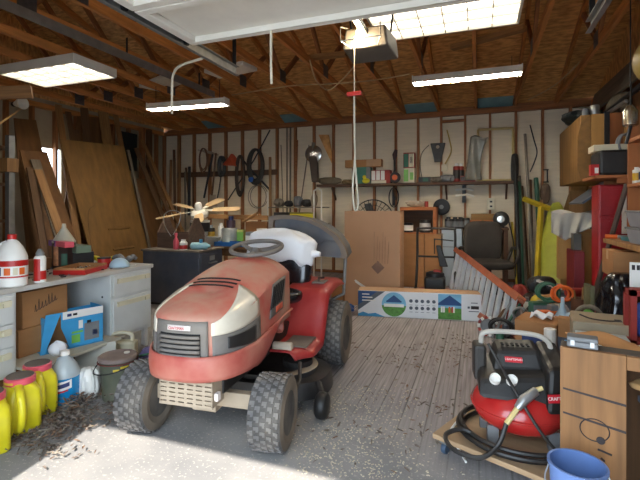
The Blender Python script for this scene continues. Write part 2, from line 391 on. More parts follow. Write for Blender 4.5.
# ============================================================ LAWN TRACTOR
m_hood = mat('dusty_red_hood', (196,92,76), .6, var=.2, scale=5, dust=.88, rgb2=(184,70,60))
m_side = mat('red_side', (186,70,62), .5, var=.18, scale=5, dust=.55)
m_fend = mat('red_fender', (172,30,36), .38, var=.15, scale=5, dust=.16)
m_gril = mat('dusty_charcoal', (98,96,96), .65, var=.2, dust=.4)
m_blk = mat('black_plastic', (26,26,28), .5, var=.25, dust=.05)
m_hole = mat('dark_recess', (14,14,15), .9, var=.1)
m_lens = mat('dusty_lens', (222,212,194), .25, var=.12, coat=.5, dust=.3)
m_tan = mat('dusty_beige_steel', (176,158,136), .7, var=.15, dust=.3)
m_tire = mat('groove_shade_rubber', (66,67,70), .9, var=.25, scale=10, dust=.3); m_tread = mat('tread_rubber', (92,94,99), .85, var=.2, scale=10, dust=.5)  # groove shade put into the colour: base band darker than the dusty lugs
m_side_t = mat('dusty_sidewall', (104,94,84), .85, var=.2, dust=.45)
m_rim = mat('dusty_rim', (140,122,106), .7, var=.2, dust=.4)
m_lbl = mat('pale_label', (226,214,208), .5, var=.05); m_redtxt = mat('red_print', (190,36,40), .5, var=.05)
m_seat = mat('black_vinyl', (22,24,30), .22, var=.2, coat=.4)
m_bag = mat('white_plastic_sheet', (232,234,238), .4, var=.04)
TR = (-1.385,1.99,0); TRZ = math.radians(5)
tr = thing('lawn_tractor', 'dusty red riding lawn tractor parked in the middle of the garage', 'lawn tractor', TR, TRZ)
HW, YN, YA, YR = .262, -.26, .14, .60
def prm(s):
    a = abs(s); sg = 1 if s >= 0 else -1
    if a < .6:
        th = a/.6*PI/2; e = 2/2.7
        return sg*HW*math.sin(th)**e, YA-(YA-YN)*max(0,math.cos(th))**e
    k = (a-.6)/.4; return sg*HW*(1-.02*k), YA+(YR-YA)*k
def sst(x): x = max(0,min(1,x)); return x*x*(3-2*x)
def zed(y): return .70+.125*sst((y-YN)/.75)
def surf(s, t, off=0):
    x, y = prm(s)
    if t <= 1: zl = .505+.03*sst((y-YN)/.8); z = zl+(zed(y)-zl)*t; k = 1+.035*(1-t)
    else:
        q = t-1; k = (1-q)**.8 if q < 1 else 0; z = zed(y)+(.075+.02*sst((y)/.6))*(1-(1-q)**2.2); 
    yy = y if y > YA else YA-(YA-y)*(1-(max(0,t-1))**1.5*.80)
    nx, ny = (x/HW)**3, (min(0,(y-YA))/(YA-YN))*abs(min(0,(y-YA))/(YA-YN))
    ln = math.hypot(nx,ny) or 1
    up = max(0,min(1,(t-.8)/.5))
    return Vector((x*k+nx/ln*off*(1-up), yy+ny/ln*off*(1-up), z+off*up))
MB().grid(lambda u,v: surf(-1+2*u, 2*v), 64, 24).build('hood', m_hood, tr, smooth=50, solid=.006)
def patch(name, s0, s1, t0, t1, off, m, parent=tr, nu=16, nv=8, th=.006, shape=None):
    def fn(u,v):
        if shape: a,b = shape(u,v); return surf(a,b,off)
        return surf(s0+(s1-s0)*u, t0+(t1-t0)*v, off)
    return MB().grid(fn, nu, nv).build(name, m, parent, smooth=50, solid=th)
# charcoal lower panels either side of the grille and the grille itself
for s in (-1,1):
    pn = patch('side_grille', s*.19, s*.575, .02, .62, .005, m_gril)
    patch('fog_recess', s*.30, s*.53, .16, .54, .009, m_blk, pn, shape=lambda u,v,s=s: (s*(.30+.23*u), .14+.12*(1-u)+(.36-.08*(1-u))*v))
    patch('headlight', s*.185, s*.64, .70, 1.1, .007, m_lens, shape=lambda u,v,s=s: (s*(.185+.385*u), .63+(.30+.62*u**1.2)*v))
    ve = patch('side_vent', .70, .92, .35, .98, .006, m_gril, shape=lambda u,v,s=s: (s*(.70+.20*u+.06*(v-.5)), .30+.66*v))
    for i in range(6):
        patch('vent_slot', 0, 0, 0, 0, .011, m_hole, ve, nu=2, nv=8, th=.004, shape=lambda u,v,s=s,i=i: (s*(.705+.03*i+.016*u+.06*(v-.5)), .50+.40*v))
    patch('side_badge', 0,0,0,0,.012, mat('orange_badge',(206,92,64),.5,var=.1), ve, nu=3, nv=3, th=.003, shape=lambda u,v,s=s: (s*(.75+.10*u), .34+.12*v))
gr = patch('grille', -.165, .165, .0, .98, .010, m_gril)
patch('grille_well', -.115, .115, .10, .70, .013, m_hole, gr, th=.003)
for i in range(5):
    patch('grille_slat', 0,0,0,0,.021, m_gril, gr, nu=8, nv=2, th=.010, shape=lambda u,v,i=i: (-.115+.23*u, .115+.118*i+.075*v))
bd = patch('front_badge', -.055, .055, .78, .89, .016, m_lbl, gr, nu=4, nv=2, th=.003)
# hood louvres and centre seam
for i in range(3):
    def lv(u, v, i=i):
        x = -.13+.26*u; y = .02+.045*i+.012*v; s = abs(x)/HW
        return Vector((x, y+.02*u, zed(y)+.0785-.085*abs(x/HW)**3.0+.006))
    a = MB().grid(lv, 10, 1).build('hood_louvre', m_hole, tr, solid=.004)
    for vtx in a.data.vertices: pass
# lower bumper skirt sweeping up along the sides
def skirt(u, v):
    s = -1+2*u; x, y = prm(s); k = 1.075; f = max(0,(y-.05)/(YR-.05)) if y > .05 else 0
    zt = .535+.03*sst((y-YN)/.8)+.02*f; zb = .41+.17*sst(f*1.3)
    if y < .0: zb = .415-.012*(1-min(1,abs(x)/.2))*0
    bul = .012*math.sin(PI*v)
    return Vector((x*(k+bul*2), (y-YA)*(1.06+bul) + YA if y < YA else y, zb+(zt-zb)*v))
MB().grid(skirt, 64, 6).build('bumper_skirt', m_side, tr, smooth=60, solid=.012)
# dash, steering column and wheel
db = MB(); db.hexa([(-.235,.56,.42),(.235,.56,.42),(.20,.68,.40),(-.20,.68,.40),(-.24,.57,.86),(.24,.57,.86),(.16,.68,.80),(-.16,.68,.80)])
db.build('dashboard', m_side, tr, bevel=.03)
MB().lathe([(.05,-.02),(.055,.06),(.04,.10),(.028,.16)],14).build('steering_column', m_gril, tr, smooth=True).matrix_basis = Matrix.Translation((0,.60,.82)) @ Matrix.Rotation(-.25,4,'X')
sw = Matrix.Translation((0,.66,.975)) @ Matrix.Rotation(.20,4,'X')
wh = MB().tube([(.175*math.cos(a),.175*math.sin(a),0) for a in [2*PI*i/40 for i in range(40)]],.0155,10,closed=True)
o = wh.build('steering_wheel', m_gril, tr, smooth=True); o.matrix_basis = sw
sp = MB()
for a in (.5,PI-.5,-PI/2): sp.tube([(0,0,-.03),(.09*math.cos(a),.09*math.sin(a),-.02),(.172*math.cos(a),.172*math.sin(a),0)],[.024,.016,.012],8)
sp.lathe([(.001,-.01),(.04,-.015),(.045,-.04),(.03,-.07)],16); sp.build('wheel_spoke', m_gril, o, smooth=True)
# frame rails and axle
MB().cb(-.16,.16,-.12,1.25,.30,.42).build('chassis', m_blk, tr, bevel=.01)
MB().cb(-.30,.30,-.025,.025,.19,.27).cb(-.07,.07,-.04,.05,.16,.31).build('front_axle', m_tan, tr, bevel=.004)
for s in (-1,1): MB().tube([(s*.30,0,.16),(s*.30,0,.32)],.022,10).build('kingpin', m_blk, tr, smooth=True)
# perforated front weight bracket
pb = MB(); W_, Z0, Z1, Y_ = .15, .27, .405, -.215; rows, cols = 6, 6
for r_ in range(rows+1):
    zc = Z0+(Z1-Z0)*r_/rows; pb.cb(-W_,W_,Y_,Y_+.006,zc-.008,zc+.008)
for r_ in range(rows):
    for c_ in range(cols+1):
        xc = -W_+2*W_*c_/cols; za = Z0+(Z1-Z0)*r_/rows+.008; zb_ = Z0+(Z1-Z0)*(r_+1)/rows-.008
        pb.cb(max(-W_,xc-.008),min(W_,xc+.008),Y_,Y_+.006,za,zb_)
pb.cb(-W_,-W_+.006,Y_,-.10,Z0,Z1).cb(W_-.006,W_,Y_,-.10,Z0,Z1).cb(-W_,W_,Y_+.03,Y_+.034,Z0,Z1)
pb.build('front_bracket', m_tan, tr)
MB().cb(.152,.172,-.205,-.17,.30,.34).build('bracket_tab', m_lbl, tr, bevel=.004)
# wheels
def wheel(name, pos, R, wd, steer, rr, cols, rows, face):
    T = Matrix.Translation(pos) @ Matrix.Rotation(steer,4,'Z')
    h = wd/2; b = MB(); b.m(1)
    b.lathe([(rr,-h*.80),(rr+.02,-h*.96),((R+rr)/2,-h*1.04),(R*.93,-h*.96)],48,(0,0,0),'x'); b.m(0)
    b.lathe([(R*.93,-h*.96),(R*.965,-h*.80),(R*.985,-h*.4),(R*.985,h*.4),(R*.965,h*.80),(R*.93,h*.96)],48,(0,0,0),'x'); b.m(1)
    b.lathe([(R*.93,h*.96),((R+rr)/2,h*1.04),(rr+.02,h*.96),(rr,h*.80)],48,(0,0,0),'x'); b.m(2)
    for i in range(rows):
        for j in range(cols):
            a = 2*PI*(i+(.5 if j % 2 else 0))/rows; f = (j+.5)/cols*2-1; x = f*h*.92
            rad = R*(.985-.03*abs(f)**3)
            Rm = Matrix.Rotation(a,3,'X') @ Matrix.Rotation(-f*.25,3,'Y'); c_ = Matrix.Rotation(a,3,'X') @ Vector((x,0,rad))
            bw = 2*h*.92/cols*.80; bl = 2*PI*R/rows*.70
            b.box(c_,(bw,bl*.55,R*.035),Rm); 
            c2 = Matrix.Rotation(a+bl*.32/R,3,'X') @ Vector((x+bw*.22,0,rad)); b.box(c2,(bw*.5,bl*.5,R*.035),Rm)
    t = b.build(name, [m_tire, m_side_t, m_tread], tr); t.matrix_basis = T
    for p in t.data.polygons: p.use_smooth = False
    g = MB(); s = face
    g.lathe([(rr*1.02,-h*.86),(rr*1.04,-h*.92),(rr*.96,-h*.92),(rr*.9,-h*.5),(rr*.5,-h*.30),(rr*.32,-h*.30),(rr*.30,-h*.62),(.001,-h*.62)],32,(0,0,0),'x')
    g.lathe([(.001,h*.62),(rr*.30,h*.62),(rr*.32,h*.30),(rr*.5,h*.30),(rr*.9,h*.5),(rr*.96,h*.92),(rr*1.04,h*.92),(rr*1.02,h*.86)],32,(0,0,0),'x')
    g.build('rim', m_rim, t, smooth=True)
    cp = MB(); 
    for sg in (-1,1): cp.lathe([(.001,sg*h*.80),(rr*.16,sg*h*.76),(rr*.2,sg*h*.6)] if sg > 0 else [(rr*.2,-h*.6),(rr*.16,-h*.76),(.001,-h*.80)],16,(0,0,0),'x')
    cp.build('hub_cap', m_blk, t, smooth=True)
    return t
for s in (-1,1):
    wheel('front_tire', (s*.385,0,.19), .19, .175, math.radians(4), .088, 5, 26, 1)
    wheel('rear_tire', (s*.40,1.27,.255), .25, .23, 0, .115, 6, 28, 1)
# seat pan, fenders, footrests
def fender(s):
    def fn(u, v):   # u along the tractor, v outward
        y = .50+1.05*u
        x = .10+.33*v
        if u < .30: z = .325+.03*(u/.3)*0
        elif u < .52: z = .325+.315*sst((u-.30)/.22)
        else: z = .64+.02*math.sin((u-.52)/.48*PI)
        if v > .8: z -= .05*((v-.8)/.2)**1.5
        if u < .12: x = .10+.33*v*(.72+.28*sst(u/.12))
        return Vector((s*x, y, z))
    return MB().grid(fn, 40, 12)
for s in (-1,1):
    fo = fender(s).build('fender', m_fend, tr, smooth=60, solid=.012)
    MB().box((s*.30,.70,.338),(.17,.24,.008)).build('foot_pad', m_gril, fo, bevel=.003)
    MB().box((s*.31,1.20,.665),(.10,.14,.012)).build('lever_plate', m_gril, fo, bevel=.003)
    MB().tube([(s*.31,1.16,.665),(s*.31,1.15,.70),(s*.36,1.13,.71)],.009,8).build('lever', m_blk, fo, smooth=True)
MB().lathe([(.026,-.065),(.030,-.06),(.030,.06),(.026,.065)],14,(.235,.545,.345),'x').build('pedal', mat('pale_rubber', (196,182,164), .7, var=.1), tr, smooth=True)
MB().cb(-.12,.12,.60,1.60,.40,.60).build('tunnel', m_fend, tr, bevel=.03)
# seat: base cushion and tall back
def cushion(sx, sy, sz, r=3.2):
    def fn(u, v):
        a = -PI+2*PI*u; p = -PI/2+PI*v
        f = lambda q: math.copysign(abs(q)**(2/r), q)
        return Vector((sx*f(math.cos(p))*f(math.cos(a)), sy*f(math.cos(p))*f(math.sin(a)), sz*f(math.sin(p))))
    return MB().grid(fn, 32, 14)
st = cushion(.235,.23,.055).build('seat_base', m_seat, tr, smooth=60); st.location = (.0,1.05,.585)
sk = cushion(.235,.075,.20).build('seat_back', m_seat, tr, smooth=60); sk.location = (.0,1.22,.76); sk.rotation_euler = (-.15,0,0)
# white plastic pulled over the seat back
def shroud(u, v):
    a = 2*PI*u; t = v
    r = 1.0+.03*math.sin(7*a+3*t)+.05*math.sin(3*a)*(1-t)
    z = .20-.245*t**1.1 if t < 1 else -.05
    cap = min(1, (t*3.0))**.55
    wob = .014*math.sin(9*a)*t+.012*math.sin(5*a+8*t)
    return Vector((.255*r*cap*math.copysign(abs(math.cos(a))**.7,math.cos(a)), .115*cap*math.copysign(abs(math.sin(a))**.7,math.sin(a)), z+wob))
sh = MB().grid(shroud, 48, 14).build('plastic_cover', m_bag, tr, smooth=80, solid=.003); sh.scale = (1.10,1.0,1.05); sh.location = (-.03,1.215,.865); sh.rotation_euler = (-.15,.09,0)
kn = MB().tube([(.20,1.22,.875),(.26,1.20,.885),(.31,1.20,.88)],[.055,.032,.02],10).build('cover_knot', m_bag, tr, smooth=True)
# mower deck under the middle
dk = MB(); pts = []
for i in range(40):
    a = 2*PI*i/40; pts.append((.01+.53*math.copysign(abs(math.cos(a))**.75,math.cos(a)), .64+.31*math.copysign(abs(math.sin(a))**.8,math.sin(a))))
dk.prism(pts, .07, .17, [(x*.97,.64+(y-.64)*.95) for x,y in pts]); dk.prism([(x*.8,.64+(y-.64)*.78) for x,y in pts], .17, .20)
m_deckb = mat('black_mower_deck', (36,38,44), .4, .2, var=.3, dust=.12)
d_ = dk.build('mower_deck', m_deckb, tr, smooth=30)
for x in (-.24,.30): MB().lathe([(.10,.20),(.10,.235),(.06,.26),(.03,.275),(.001,.275)],20,(x,.66,0)).build('spindle_cover', m_blk, d_, smooth=True)
bl = MB().grid(lambda u,v: Vector(((.37+.07*v)*math.cos(-.9+1.6*u)*1.0, .64+(.24+.05*v)*math.sin(-.9+1.6*u)*1.0, .202+.0*v)), 16, 2); bl.build('belt_guard', m_tan, d_, solid=.004)
MB().lathe([(.001,-.04),(.06,-.036),(.074,-.024),(.078,0),(.074,.024),(.06,.036),(.001,.04)],20,(.55,.36,.080),'x').build('gauge_wheel', m_blk, d_, smooth=True)
MB().tube([(.50,.46,.17),(.55,.38,.12)],.02,8).build('gauge_bracket', m_blk, d_)
MB().tube([(.44,.12,.20),(.43,.30,.24),(.38,.46,.28)],.012,8).build('lift_arm', m_blk, tr)
# rear grass bagger hood behind the seat
poly = [(-.22,.0),(-.22,.37),(-.15,.385),(.0,.385),(.15,.36),(.29,.30),(.42,.21),(.50,.10),(.52,.03),(.50,.0)]
def dome(u, v, off=0):
    k = u*(len(poly)-1); i = min(int(k),len(poly)-2); f = k-i
    x = poly[i][0]*(1-f)+poly[i+1][0]*f; z = poly[i][1]*(1-f)+poly[i+1][1]*f
    cx, cz = .1,.1; q = 1-.22*v**2.2
    return Vector((cx+(x-cx)*q, .55*v, cz+(z-cz)*(1-.16*v**2)))
m_bagger = mat('slate_plastic', (84,90,100), .55, var=.12, dust=.22)
bg_ = MB(); bg_.grid(dome, 36, 8); fr = [dome(i/36,0) for i in range(37)]
bg_.v; o0 = len(bg_.v); bg_.v += [Vector((p.x,.03,p.z)) for p in fr]+[Vector((.1,.05,.02))]
for i in range(36): bg_.f.append([o0+i,o0+i+1,o0+37]); bg_.mi.append(0)
bo = bg_.build('bagger_hood', m_bagger, tr, smooth=40); bo.location = (-.07,1.62,.80)
rim_pts = [dome(i/60,0) for i in range(61)]
rb = MB()
for i in range(60):
    a, b2 = rim_pts[i], rim_pts[i+1]; ca = Vector((.1,0,.1)); ia = a+(ca-a)*.13; ib = b2+(ca-b2)*.13
    rb.hexa([(a.x,-.03,a.z),(b2.x,-.03,b2.z),(ib.x,-.02,ib.z),(ia.x,-.02,ia.z),(a.x,.04,a.z),(b2.x,.04,b2.z),(ib.x,.04,ib.z),(ia.x,.04,ia.z)])
rb.build('hood_rim', mat('brown_grey_trim', (112,98,88), .6, var=.15, dust=.3), bo)
MB().tube([(.1,.03,.02),(.3,.02,.16),(.40,.02,.15)],.010,6).build('hood_rib', m_bagger, bo)
for x in (-.18,.42): MB().tube([(x,1.66,.82),(x,1.58,.50),(x*.5,1.48,.40)],.016,8).build('bagger_post', m_steel, tr)
text('badge_lettering','CRAFTSMAN',.018,m_redtxt,tr,(0,-.2955,.673),(PI/2,0,0),sx=.8)
# ============================================================ LEFT FOREGROUND: DESK AND WHAT IS ON AND UNDER IT
m_deskp = mat('desk_paint', (204,206,204), .45, var=.06, dust=.12)
m_desk_t = mat('desk_laminate', (188,186,180), .5, var=.1, dust=.3)
m_cream = mat('cream_metal', (214,206,178), .4, var=.08)
m_card = mat('cardboard', (172,122,76), .8, var=.10, scale=3, stretch=(1,1,3))
m_cardp = mat('pale_cardboard', (184,148,114), .8, var=.08, scale=3)
m_cardd = mat('brown_cardboard', (146,98,56), .85, var=.12, scale=3)
m_tape = mat('packing_tape', (190,152,104), .3, var=.05)
m_ink = mat('dark_ink', (52,44,44), .7, var=.1)
m_blue = mat('light_blue_print', (62,154,206), .5, var=.1); m_green = mat('green_print', (120,186,84), .5, var=.15)
m_w = mat('white_plastic', (232,230,224), .4, var=.05); m_yel = mat('yellow_plastic', (228,214,26), .35, var=.10, dust=.12)
m_pink = mat('pink_plastic', (226,84,104), .4, var=.1, dust=.15); m_navy = mat('navy_print', (34,52,104), .5, var=.1)
m_ora = mat('orange_plastic', (222,104,40), .45, var=.1); m_grn = mat('dark_green', (46,96,74), .5, var=.15)
m_grey = mat('mid_grey', (122,124,126), .6, var=.15); m_purple = mat('purple_print', (134,86,168), .5, var=.15)
dk = thing('steel_desk', 'long pale grey steel desk with drawers along the left', 'desk', (-2.79,1.30,0))
Ld = 1.87; Dd = .72
MB().cb(-Dd,0,0,Ld,.705,.74).build('desktop', m_desk_t, dk, bevel=.006)
def pedestal(y0, y1, splits, nm):
    p = MB(); p.cb(-Dd+.03,-.012,y0,y1,.17,.705); o = p.build('pedestal', m_deskp, dk, bevel=.004)
    for (a, b) in splits:
        f = MB().cb(-.012,.004,y0+.02,y1-.02,a,b).build('drawer', m_deskp, dk, bevel=.004)
        h = MB().cb(.004,.010,y0+.05,y1-.05,b-.065,b-.025).cb(.010,.022,y0+.05,y1-.05,b-.034,b-.025).cb(.010,.022,y1-.10,y1-.05,b-.065,b-.034)
        h.build('drawer_pull', m_cream, f, bevel=.002)
pedestal(1.39, 1.85, [(.52,.69),(.20,.50)], 'far'); pedestal(.05, .63, [(.52,.69),(.37,.51),(.20,.36)], 'near')
MB().cb(-Dd+.02,-Dd+.03,.63,1.39,.25,.705).build('modesty_panel', m_deskp, dk)
for y in (.08,1.82):
    for x in (-.06,-.62): MB().cb(x-.02,x+.02,y-.02,y+.02,0,.17).build('leg', m_deskp, dk)
MB().lathe([(.001,0),(.009,0),(.009,.004),(.001,.004)],12,(-.10,1.389,.52),'y').build('lock_hole', m_hole, dk)
ZD = .741
def onD(px, py, z=ZD): return atZ(px, py, z)
# bleach-style jug
def jug_profile(): return [(.072,0),(.080,.008),(.080,.19),(.074,.215),(.055,.26),(.034,.29),(.022,.30),(.022,.315)]
p = onD(12, 286); t = thing('jug', 'white gallon jug with red cap and red label on the desk', 'jug', p, .4)
MB().lathe(jug_profile(), 28, sx=1.12).build('jug_body', m_w, t, smooth=True)
MB().lathe([(.001,.306),(.027,.306),(.027,.335),(.024,.338),(.001,.338)],20).build('cap', m_redp, t, smooth=True)
MB().tube(curve_pts([(-.035,0,.285),(-.075,0,.262),(-.092,0,.215),(-.082,0,.18)],6),.014,10).build('handle', m_w, t, smooth=True)
lb = MB(); lb.grid(lambda u,v: Vector((1.12*.0815*math.cos(-PI+2*PI*u), .0815*math.sin(-PI+2*PI*u), .06+.115*v)), 40, 2); l_ = lb.build('label', m_w, t, smooth=True)
for z0,z1,mm,a0,a1 in ((.135,.172,m_redp,-PI,PI),(.062,.072,m_redp,-PI,PI),(.078,.13,m_navy,-2.3,-1.75),(.08,.125,m_ora,-1.55,-1.15),(.08,.125,m_cream,-1.0,-.7),(.08,.125,m_ora,-.6,-.2)):
    MB().grid(lambda u,v: Vector((1.12*.0822*math.cos(a0+(a1-a0)*u), .0822*math.sin(a0+(a1-a0)*u), z0+(z1-z0)*v)), max(4,int(40*(a1-a0)/(2*PI))), 1).build('label_print', mm, l_, smooth=True)
p = onD(40, 282); t = thing('spray_can', 'red and white spray can with grey cap on the desk', 'can', p, .3)
MB().lathe([(.036,0),(.037,.004),(.037,.165),(.030,.178),(.024,.182)],24).build('can_body', m_w, t, smooth=True)
MB().grid(lambda u,v: Vector((.0376*math.cos(-3.1+2.2*u), .0376*math.sin(-3.1+2.2*u), .012+.15*v)), 16, 1).build('red_label', m_redp, t, smooth=True)
MB().grid(lambda u,v: Vector((.0376*math.cos(-.9+1.4*u), .0376*math.sin(-.9+1.4*u), .02+.06*v)), 12, 1).build('red_label', m_redp, t, smooth=True)
MB().lathe([(.025,.182),(.026,.20),(.018,.215),(.012,.228),(.001,.228)],16).build('cap', m_grey, t, smooth=True)
p = onD(64, 268); t = thing('paint_can', 'dark labelled metal can holding an upturned funnel', 'can', p, .2)
MB().lathe([(.086,0),(.088,.004),(.088,.205),(.092,.21),(.090,.216),(.001,.214)],30).build('can_body', mat('brown_label_can',(70,52,48),.4,var=.3,scale=16), t, smooth=True)
MB().grid(lambda u,v: Vector((.0888*math.cos(-1.9+.55*u), .0888*math.sin(-1.9+.55*u), .03+.165*v)), 8, 1).build('label_panel', mat('copper_label',(214,152,112),.35,var=.3,scale=30), t, smooth=True)
MB().grid(lambda u,v: Vector((.0888*math.cos(-1.1+.5*u), .0888*math.sin(-1.1+.5*u), .03+.10*v)), 8, 1).build('label_panel', m_grn, t, smooth=True)
t = MB().lathe([(.088,0),(.090,.012),(.086,.016),(.018,.125),(.014,.16),(.010,.16)],28).build('funnel', mat('milky_plastic',(206,204,186),.35,var=.06,trans=.15), smooth=True, loc=p+Vector((0,0,.2165)))
tag(t,'milky white funnel standing wide end down on a can','funnel')
def box_thing(name, label, cat, p, size, rz, m, m2=None, tilt=None, group=None):
    o = MB().cb(-size[0]/2,size[0]/2,-size[1]/2,size[1]/2,0,size[2]).build(name, m, bevel=.003, loc=p, rz=rz)
    if m2:
        MB().cb(-size[0]/2+.005,size[0]/2-.005,-size[1]/2-.001,-size[1]/2,.15*size[2],size[2]*.85).build('label', m2, o)
    return tag(o, label, cat, group)
p = onD(105, 262); p = Vector((-3.31,2.86,ZD))
box_thing('storage_case', 'black box at the back of the desk under a green carton', 'box', (-3.30,2.80,ZD), (.26,.2,.13), -.45, m_blk)
box_thing('carton', 'long grey green carton lying on the black box', 'box', (-3.33,2.78,ZD+.131), (.44,.12,.06), -.3, mat('sage_card',(104,122,104),.7,var=.1))
o = box_thing('carton', 'long pink and purple carton lying crooked behind the funnel', 'box', (-3.24,2.60,ZD+.192), (.36,.07,.045), -.35, m_pink)
MB().cb(-.181,-.02,-.036,.036,-.001,.046).build('label', m_purple, o)
box_thing('carton', 'flat tan carton lying at the back edge of the desk', 'box', (-3.40,2.42,ZD), (.10,.42,.09), .1, m_cardd)
p = onD(105, 262); t = thing('tape_roll', 'red cup with dark lid behind the red tray', 'cup', (-3.02,2.83,ZD))
MB().lathe([(.047,0),(.052,.002),(.052,.075),(.001,.075)],22).build('cup_body', m_redp, t, smooth=True)
MB().lathe([(.054,.075),(.054,.085),(.030,.087),(.001,.084)],22).build('lid', m_dark, t, smooth=True)
# red rimmed tray of hardware
p = onD(90, 272); t = thing('parts_tray', 'red edged cardboard tray full of screws and bits', 'tray', (-2.98,2.57,ZD), .35)
b = MB().cb(-.12,.12,-.17,.17,0,.004).cb(-.12,-.116,-.17,.17,.004,.05).cb(.116,.12,-.17,.17,.004,.05).cb(-.12,.12,.166,.17,.004,.05).cb(-.12,.12,-.17,-.166,.004,.05); b.build('tray_body', m_card, t)
MB().cb(.12,.124,-.17,.17,0,.035).cb(-.12,.124,-.174,-.17,0,.035).build('red_edge', m_redp, t)
sc = MB()
for i in range(150):
    a = Vector((random.uniform(-.1,.1),random.uniform(-.15,.15),random.uniform(.006,.026))); q = a+Vector((random.uniform(-.02,.02),random.uniform(-.02,.02),random.uniform(-.005,.008)))
    sc.m(i % 3).tube([a,q],random.uniform(.0015,.004),5)
o = sc.build('screws', [m_alu, m_dark, m_tan], t); o['kind'] = 'stuff'
lt = MB()
for i in range(130):
    a = Vector((-2.86-random.random()*.5, 1.95+random.random()*.95, ZD+.004)); lt.m(i % 4)
    if i % 2: lt.tube([a,a+Vector((random.uniform(-.03,.03),random.uniform(-.03,.03),.004))],random.uniform(.002,.005),5)
    else: lt.box(a,(random.uniform(.01,.035),random.uniform(.01,.03),.008),Matrix.Rotation(random.random()*3,3,'Z'))
tag(lt.build('hardware_clutter', [m_dark, m_cardd, m_tan, m_grey]), 'scatter of small dusty hardware bits over the desktop', 'clutter', kind='stuff')
# dust mask, yellow packet
p = onD(126, 256); t = thing('dust_mask', 'pale blue dust mask lying at the far desk corner', 'mask', (-2.90,2.88,ZD+.001), .3)
MB().grid(lambda u,v: Vector((.085*math.cos(2*PI*u)*math.sin(PI/2*v), .07*math.sin(2*PI*u)*math.sin(PI/2*v), .002+.075*math.cos(PI/2*v))), 24, 8).build('cup', mat('mask_blue',(176,200,214),.8,var=.05), t, smooth=True, solid=.003)
MB().tube(curve_pts([(.08,0,.01),(.12,.05,.012),(.05,.12,.008),(-.06,.1,.008),(-.08,.02,.01)],6),.003,5).build('strap', m_w, t)
t = MB().grid(lambda u,v: Vector((-.1+.2*u, -.06+.12*v, .03+.02*math.sin(5*u+3*v))), 10, 8).build('rag', m_yel, smooth=True, solid=.03, loc=(-3.25,3.02,ZD+.005)); tag(t,'crumpled yellow rag by the dust mask','rag')
t = MB().grid(lambda u,v: Vector((-.09+.18*u, -.05+.10*v, .035+.022*math.sin(7*u+2*v)+.01*math.sin(11*v))), 12, 8).build('rag', m_grey, smooth=True, solid=.03, loc=(-3.02,3.06,ZD+.008)); tag(t,'grey crumpled rag beside the dust mask','rag')
# under the desk: two cartons, blue printed carton
t = carton('carton', 'brown carton with handwriting on top under the desk', 'box', (-3.10,2.24,.415), (.36,.30,.25), PI/2+.05, m_card)
scb = MB(); 
def stroke(pts, r=.0022): scb.tube([Vector((x,-.1525,z)) for x,z in pts], r, 4)
x0 = -.09
for i in range(7):
    xx = x0+.026*i; stroke([(xx,.10+.008*i),(xx+.006,.15+.006*i+(.03 if i in (1,4,5) else 0)),(xx+.012,.10+.008*i),(xx+.024,.112+.008*i)])
scb.build('handwriting', m_ink, t)
carton('carton', 'brown carton at the bottom under the handwritten one', 'box', (-3.12,2.26,.222), (.44,.36,.190), PI/2, m_card)
board = MB().cb(-.30,.38,-.31,.42,0,.02).build('board', mat('pale_board',(196,190,172),.7,var=.1), loc=(-3.05,2.25,.20)); tag(board,'pale flat board under the cartons below the desk','board')
for yy in (2.02,2.58): tag(MB().cb(-.25,.2,-.06,.06,0,.199).build('block', m_cardd, loc=(-3.05,yy,0)), 'dark wooden block under the %s end of the pale board' % ('near' if yy < 2.3 else 'far'), 'block')
t = thing('carton', 'torn bright blue carton with printed pictures and open top', 'box', (-2.90,2.40,.221), PI/2-.30); W2,D2,H2 = .40,.20,.27
b = MB(); b.hexa([(-W2/2-.03,-D2/2-.02,0),(W2/2,-D2/2-.02,0),(W2/2,D2/2,0),(-W2/2-.03,D2/2,0),(-W2/2,-D2/2,.003),(W2/2,-D2/2,.003),(W2/2,D2/2,.003),(-W2/2,D2/2,.003)])
b.cb(-.04,W2/2,-D2/2,-D2/2+.005,.003,H2).hexa([(-.10,-D2/2,.16),(-.04,-D2/2,.003),(-.04,-D2/2+.005,.003),(-.10,-D2/2+.005,.16),(-.10,-D2/2,H2),(-.04,-D2/2,H2),(-.04,-D2/2+.005,H2),(-.10,-D2/2+.005,H2)])
b.hexa([(-.24,-D2/2-.01,.0),(-.21,-D2/2-.01,.0),(-.21,-D2/2-.005,.0),(-.24,-D2/2-.005,.0),(-W2/2,-D2/2,H2),(-.10,-D2/2,H2),(-.10,-D2/2+.005,H2),(-W2/2,-D2/2+.005,H2)])
b.cb(-W2/2,W2/2,D2/2-.005,D2/2,.003,H2-.02).cb(W2/2-.005,W2/2,-D2/2,D2/2,.003,H2).cb(-W2/2,-W2/2+.005,-D2/2,D2/2,.003,H2-.03)
b.build('box_wall', m_blue, t)
MB().cb(-.09,W2/2,-D2/2-.0015,-D2/2-.0005,H2-.055,H2).build('white_band', m_w, t)
for a0,a1,z0,z1,mm in ((-.03,.03,.03,.09,m_green),(-.03,.05,.10,.115,m_green),(.06,.17,.03,.16,m_grey),(.08,.11,.15,.18,m_dark),(.12,.155,.06,.10,m_navy),(.02,.05,.13,.19,m_w),(-.06,-.03,H2-.038,H2-.018,m_navy),(-.02,.01,H2-.036,H2-.02,m_dark)):
    MB().cb(a0,a1,-D2/2-.0024,-D2/2-.0014,z0,z1).build('print', mm, t)
t = MB().grid(lambda u,v: Vector(((.06+.01*math.sin(9*u*2*PI/1))*math.cos(2*PI*u)*math.sin(PI*v), .055*math.sin(2*PI*u)*math.sin(PI*v), .05-.05*math.cos(PI*v)+.006*math.sin(6*PI*u))),20,10).build('bag', m_bag, smooth=True, loc=(-2.75,2.18,.221)); tag(t,'small white plastic bag in front of the torn blue carton','bag')
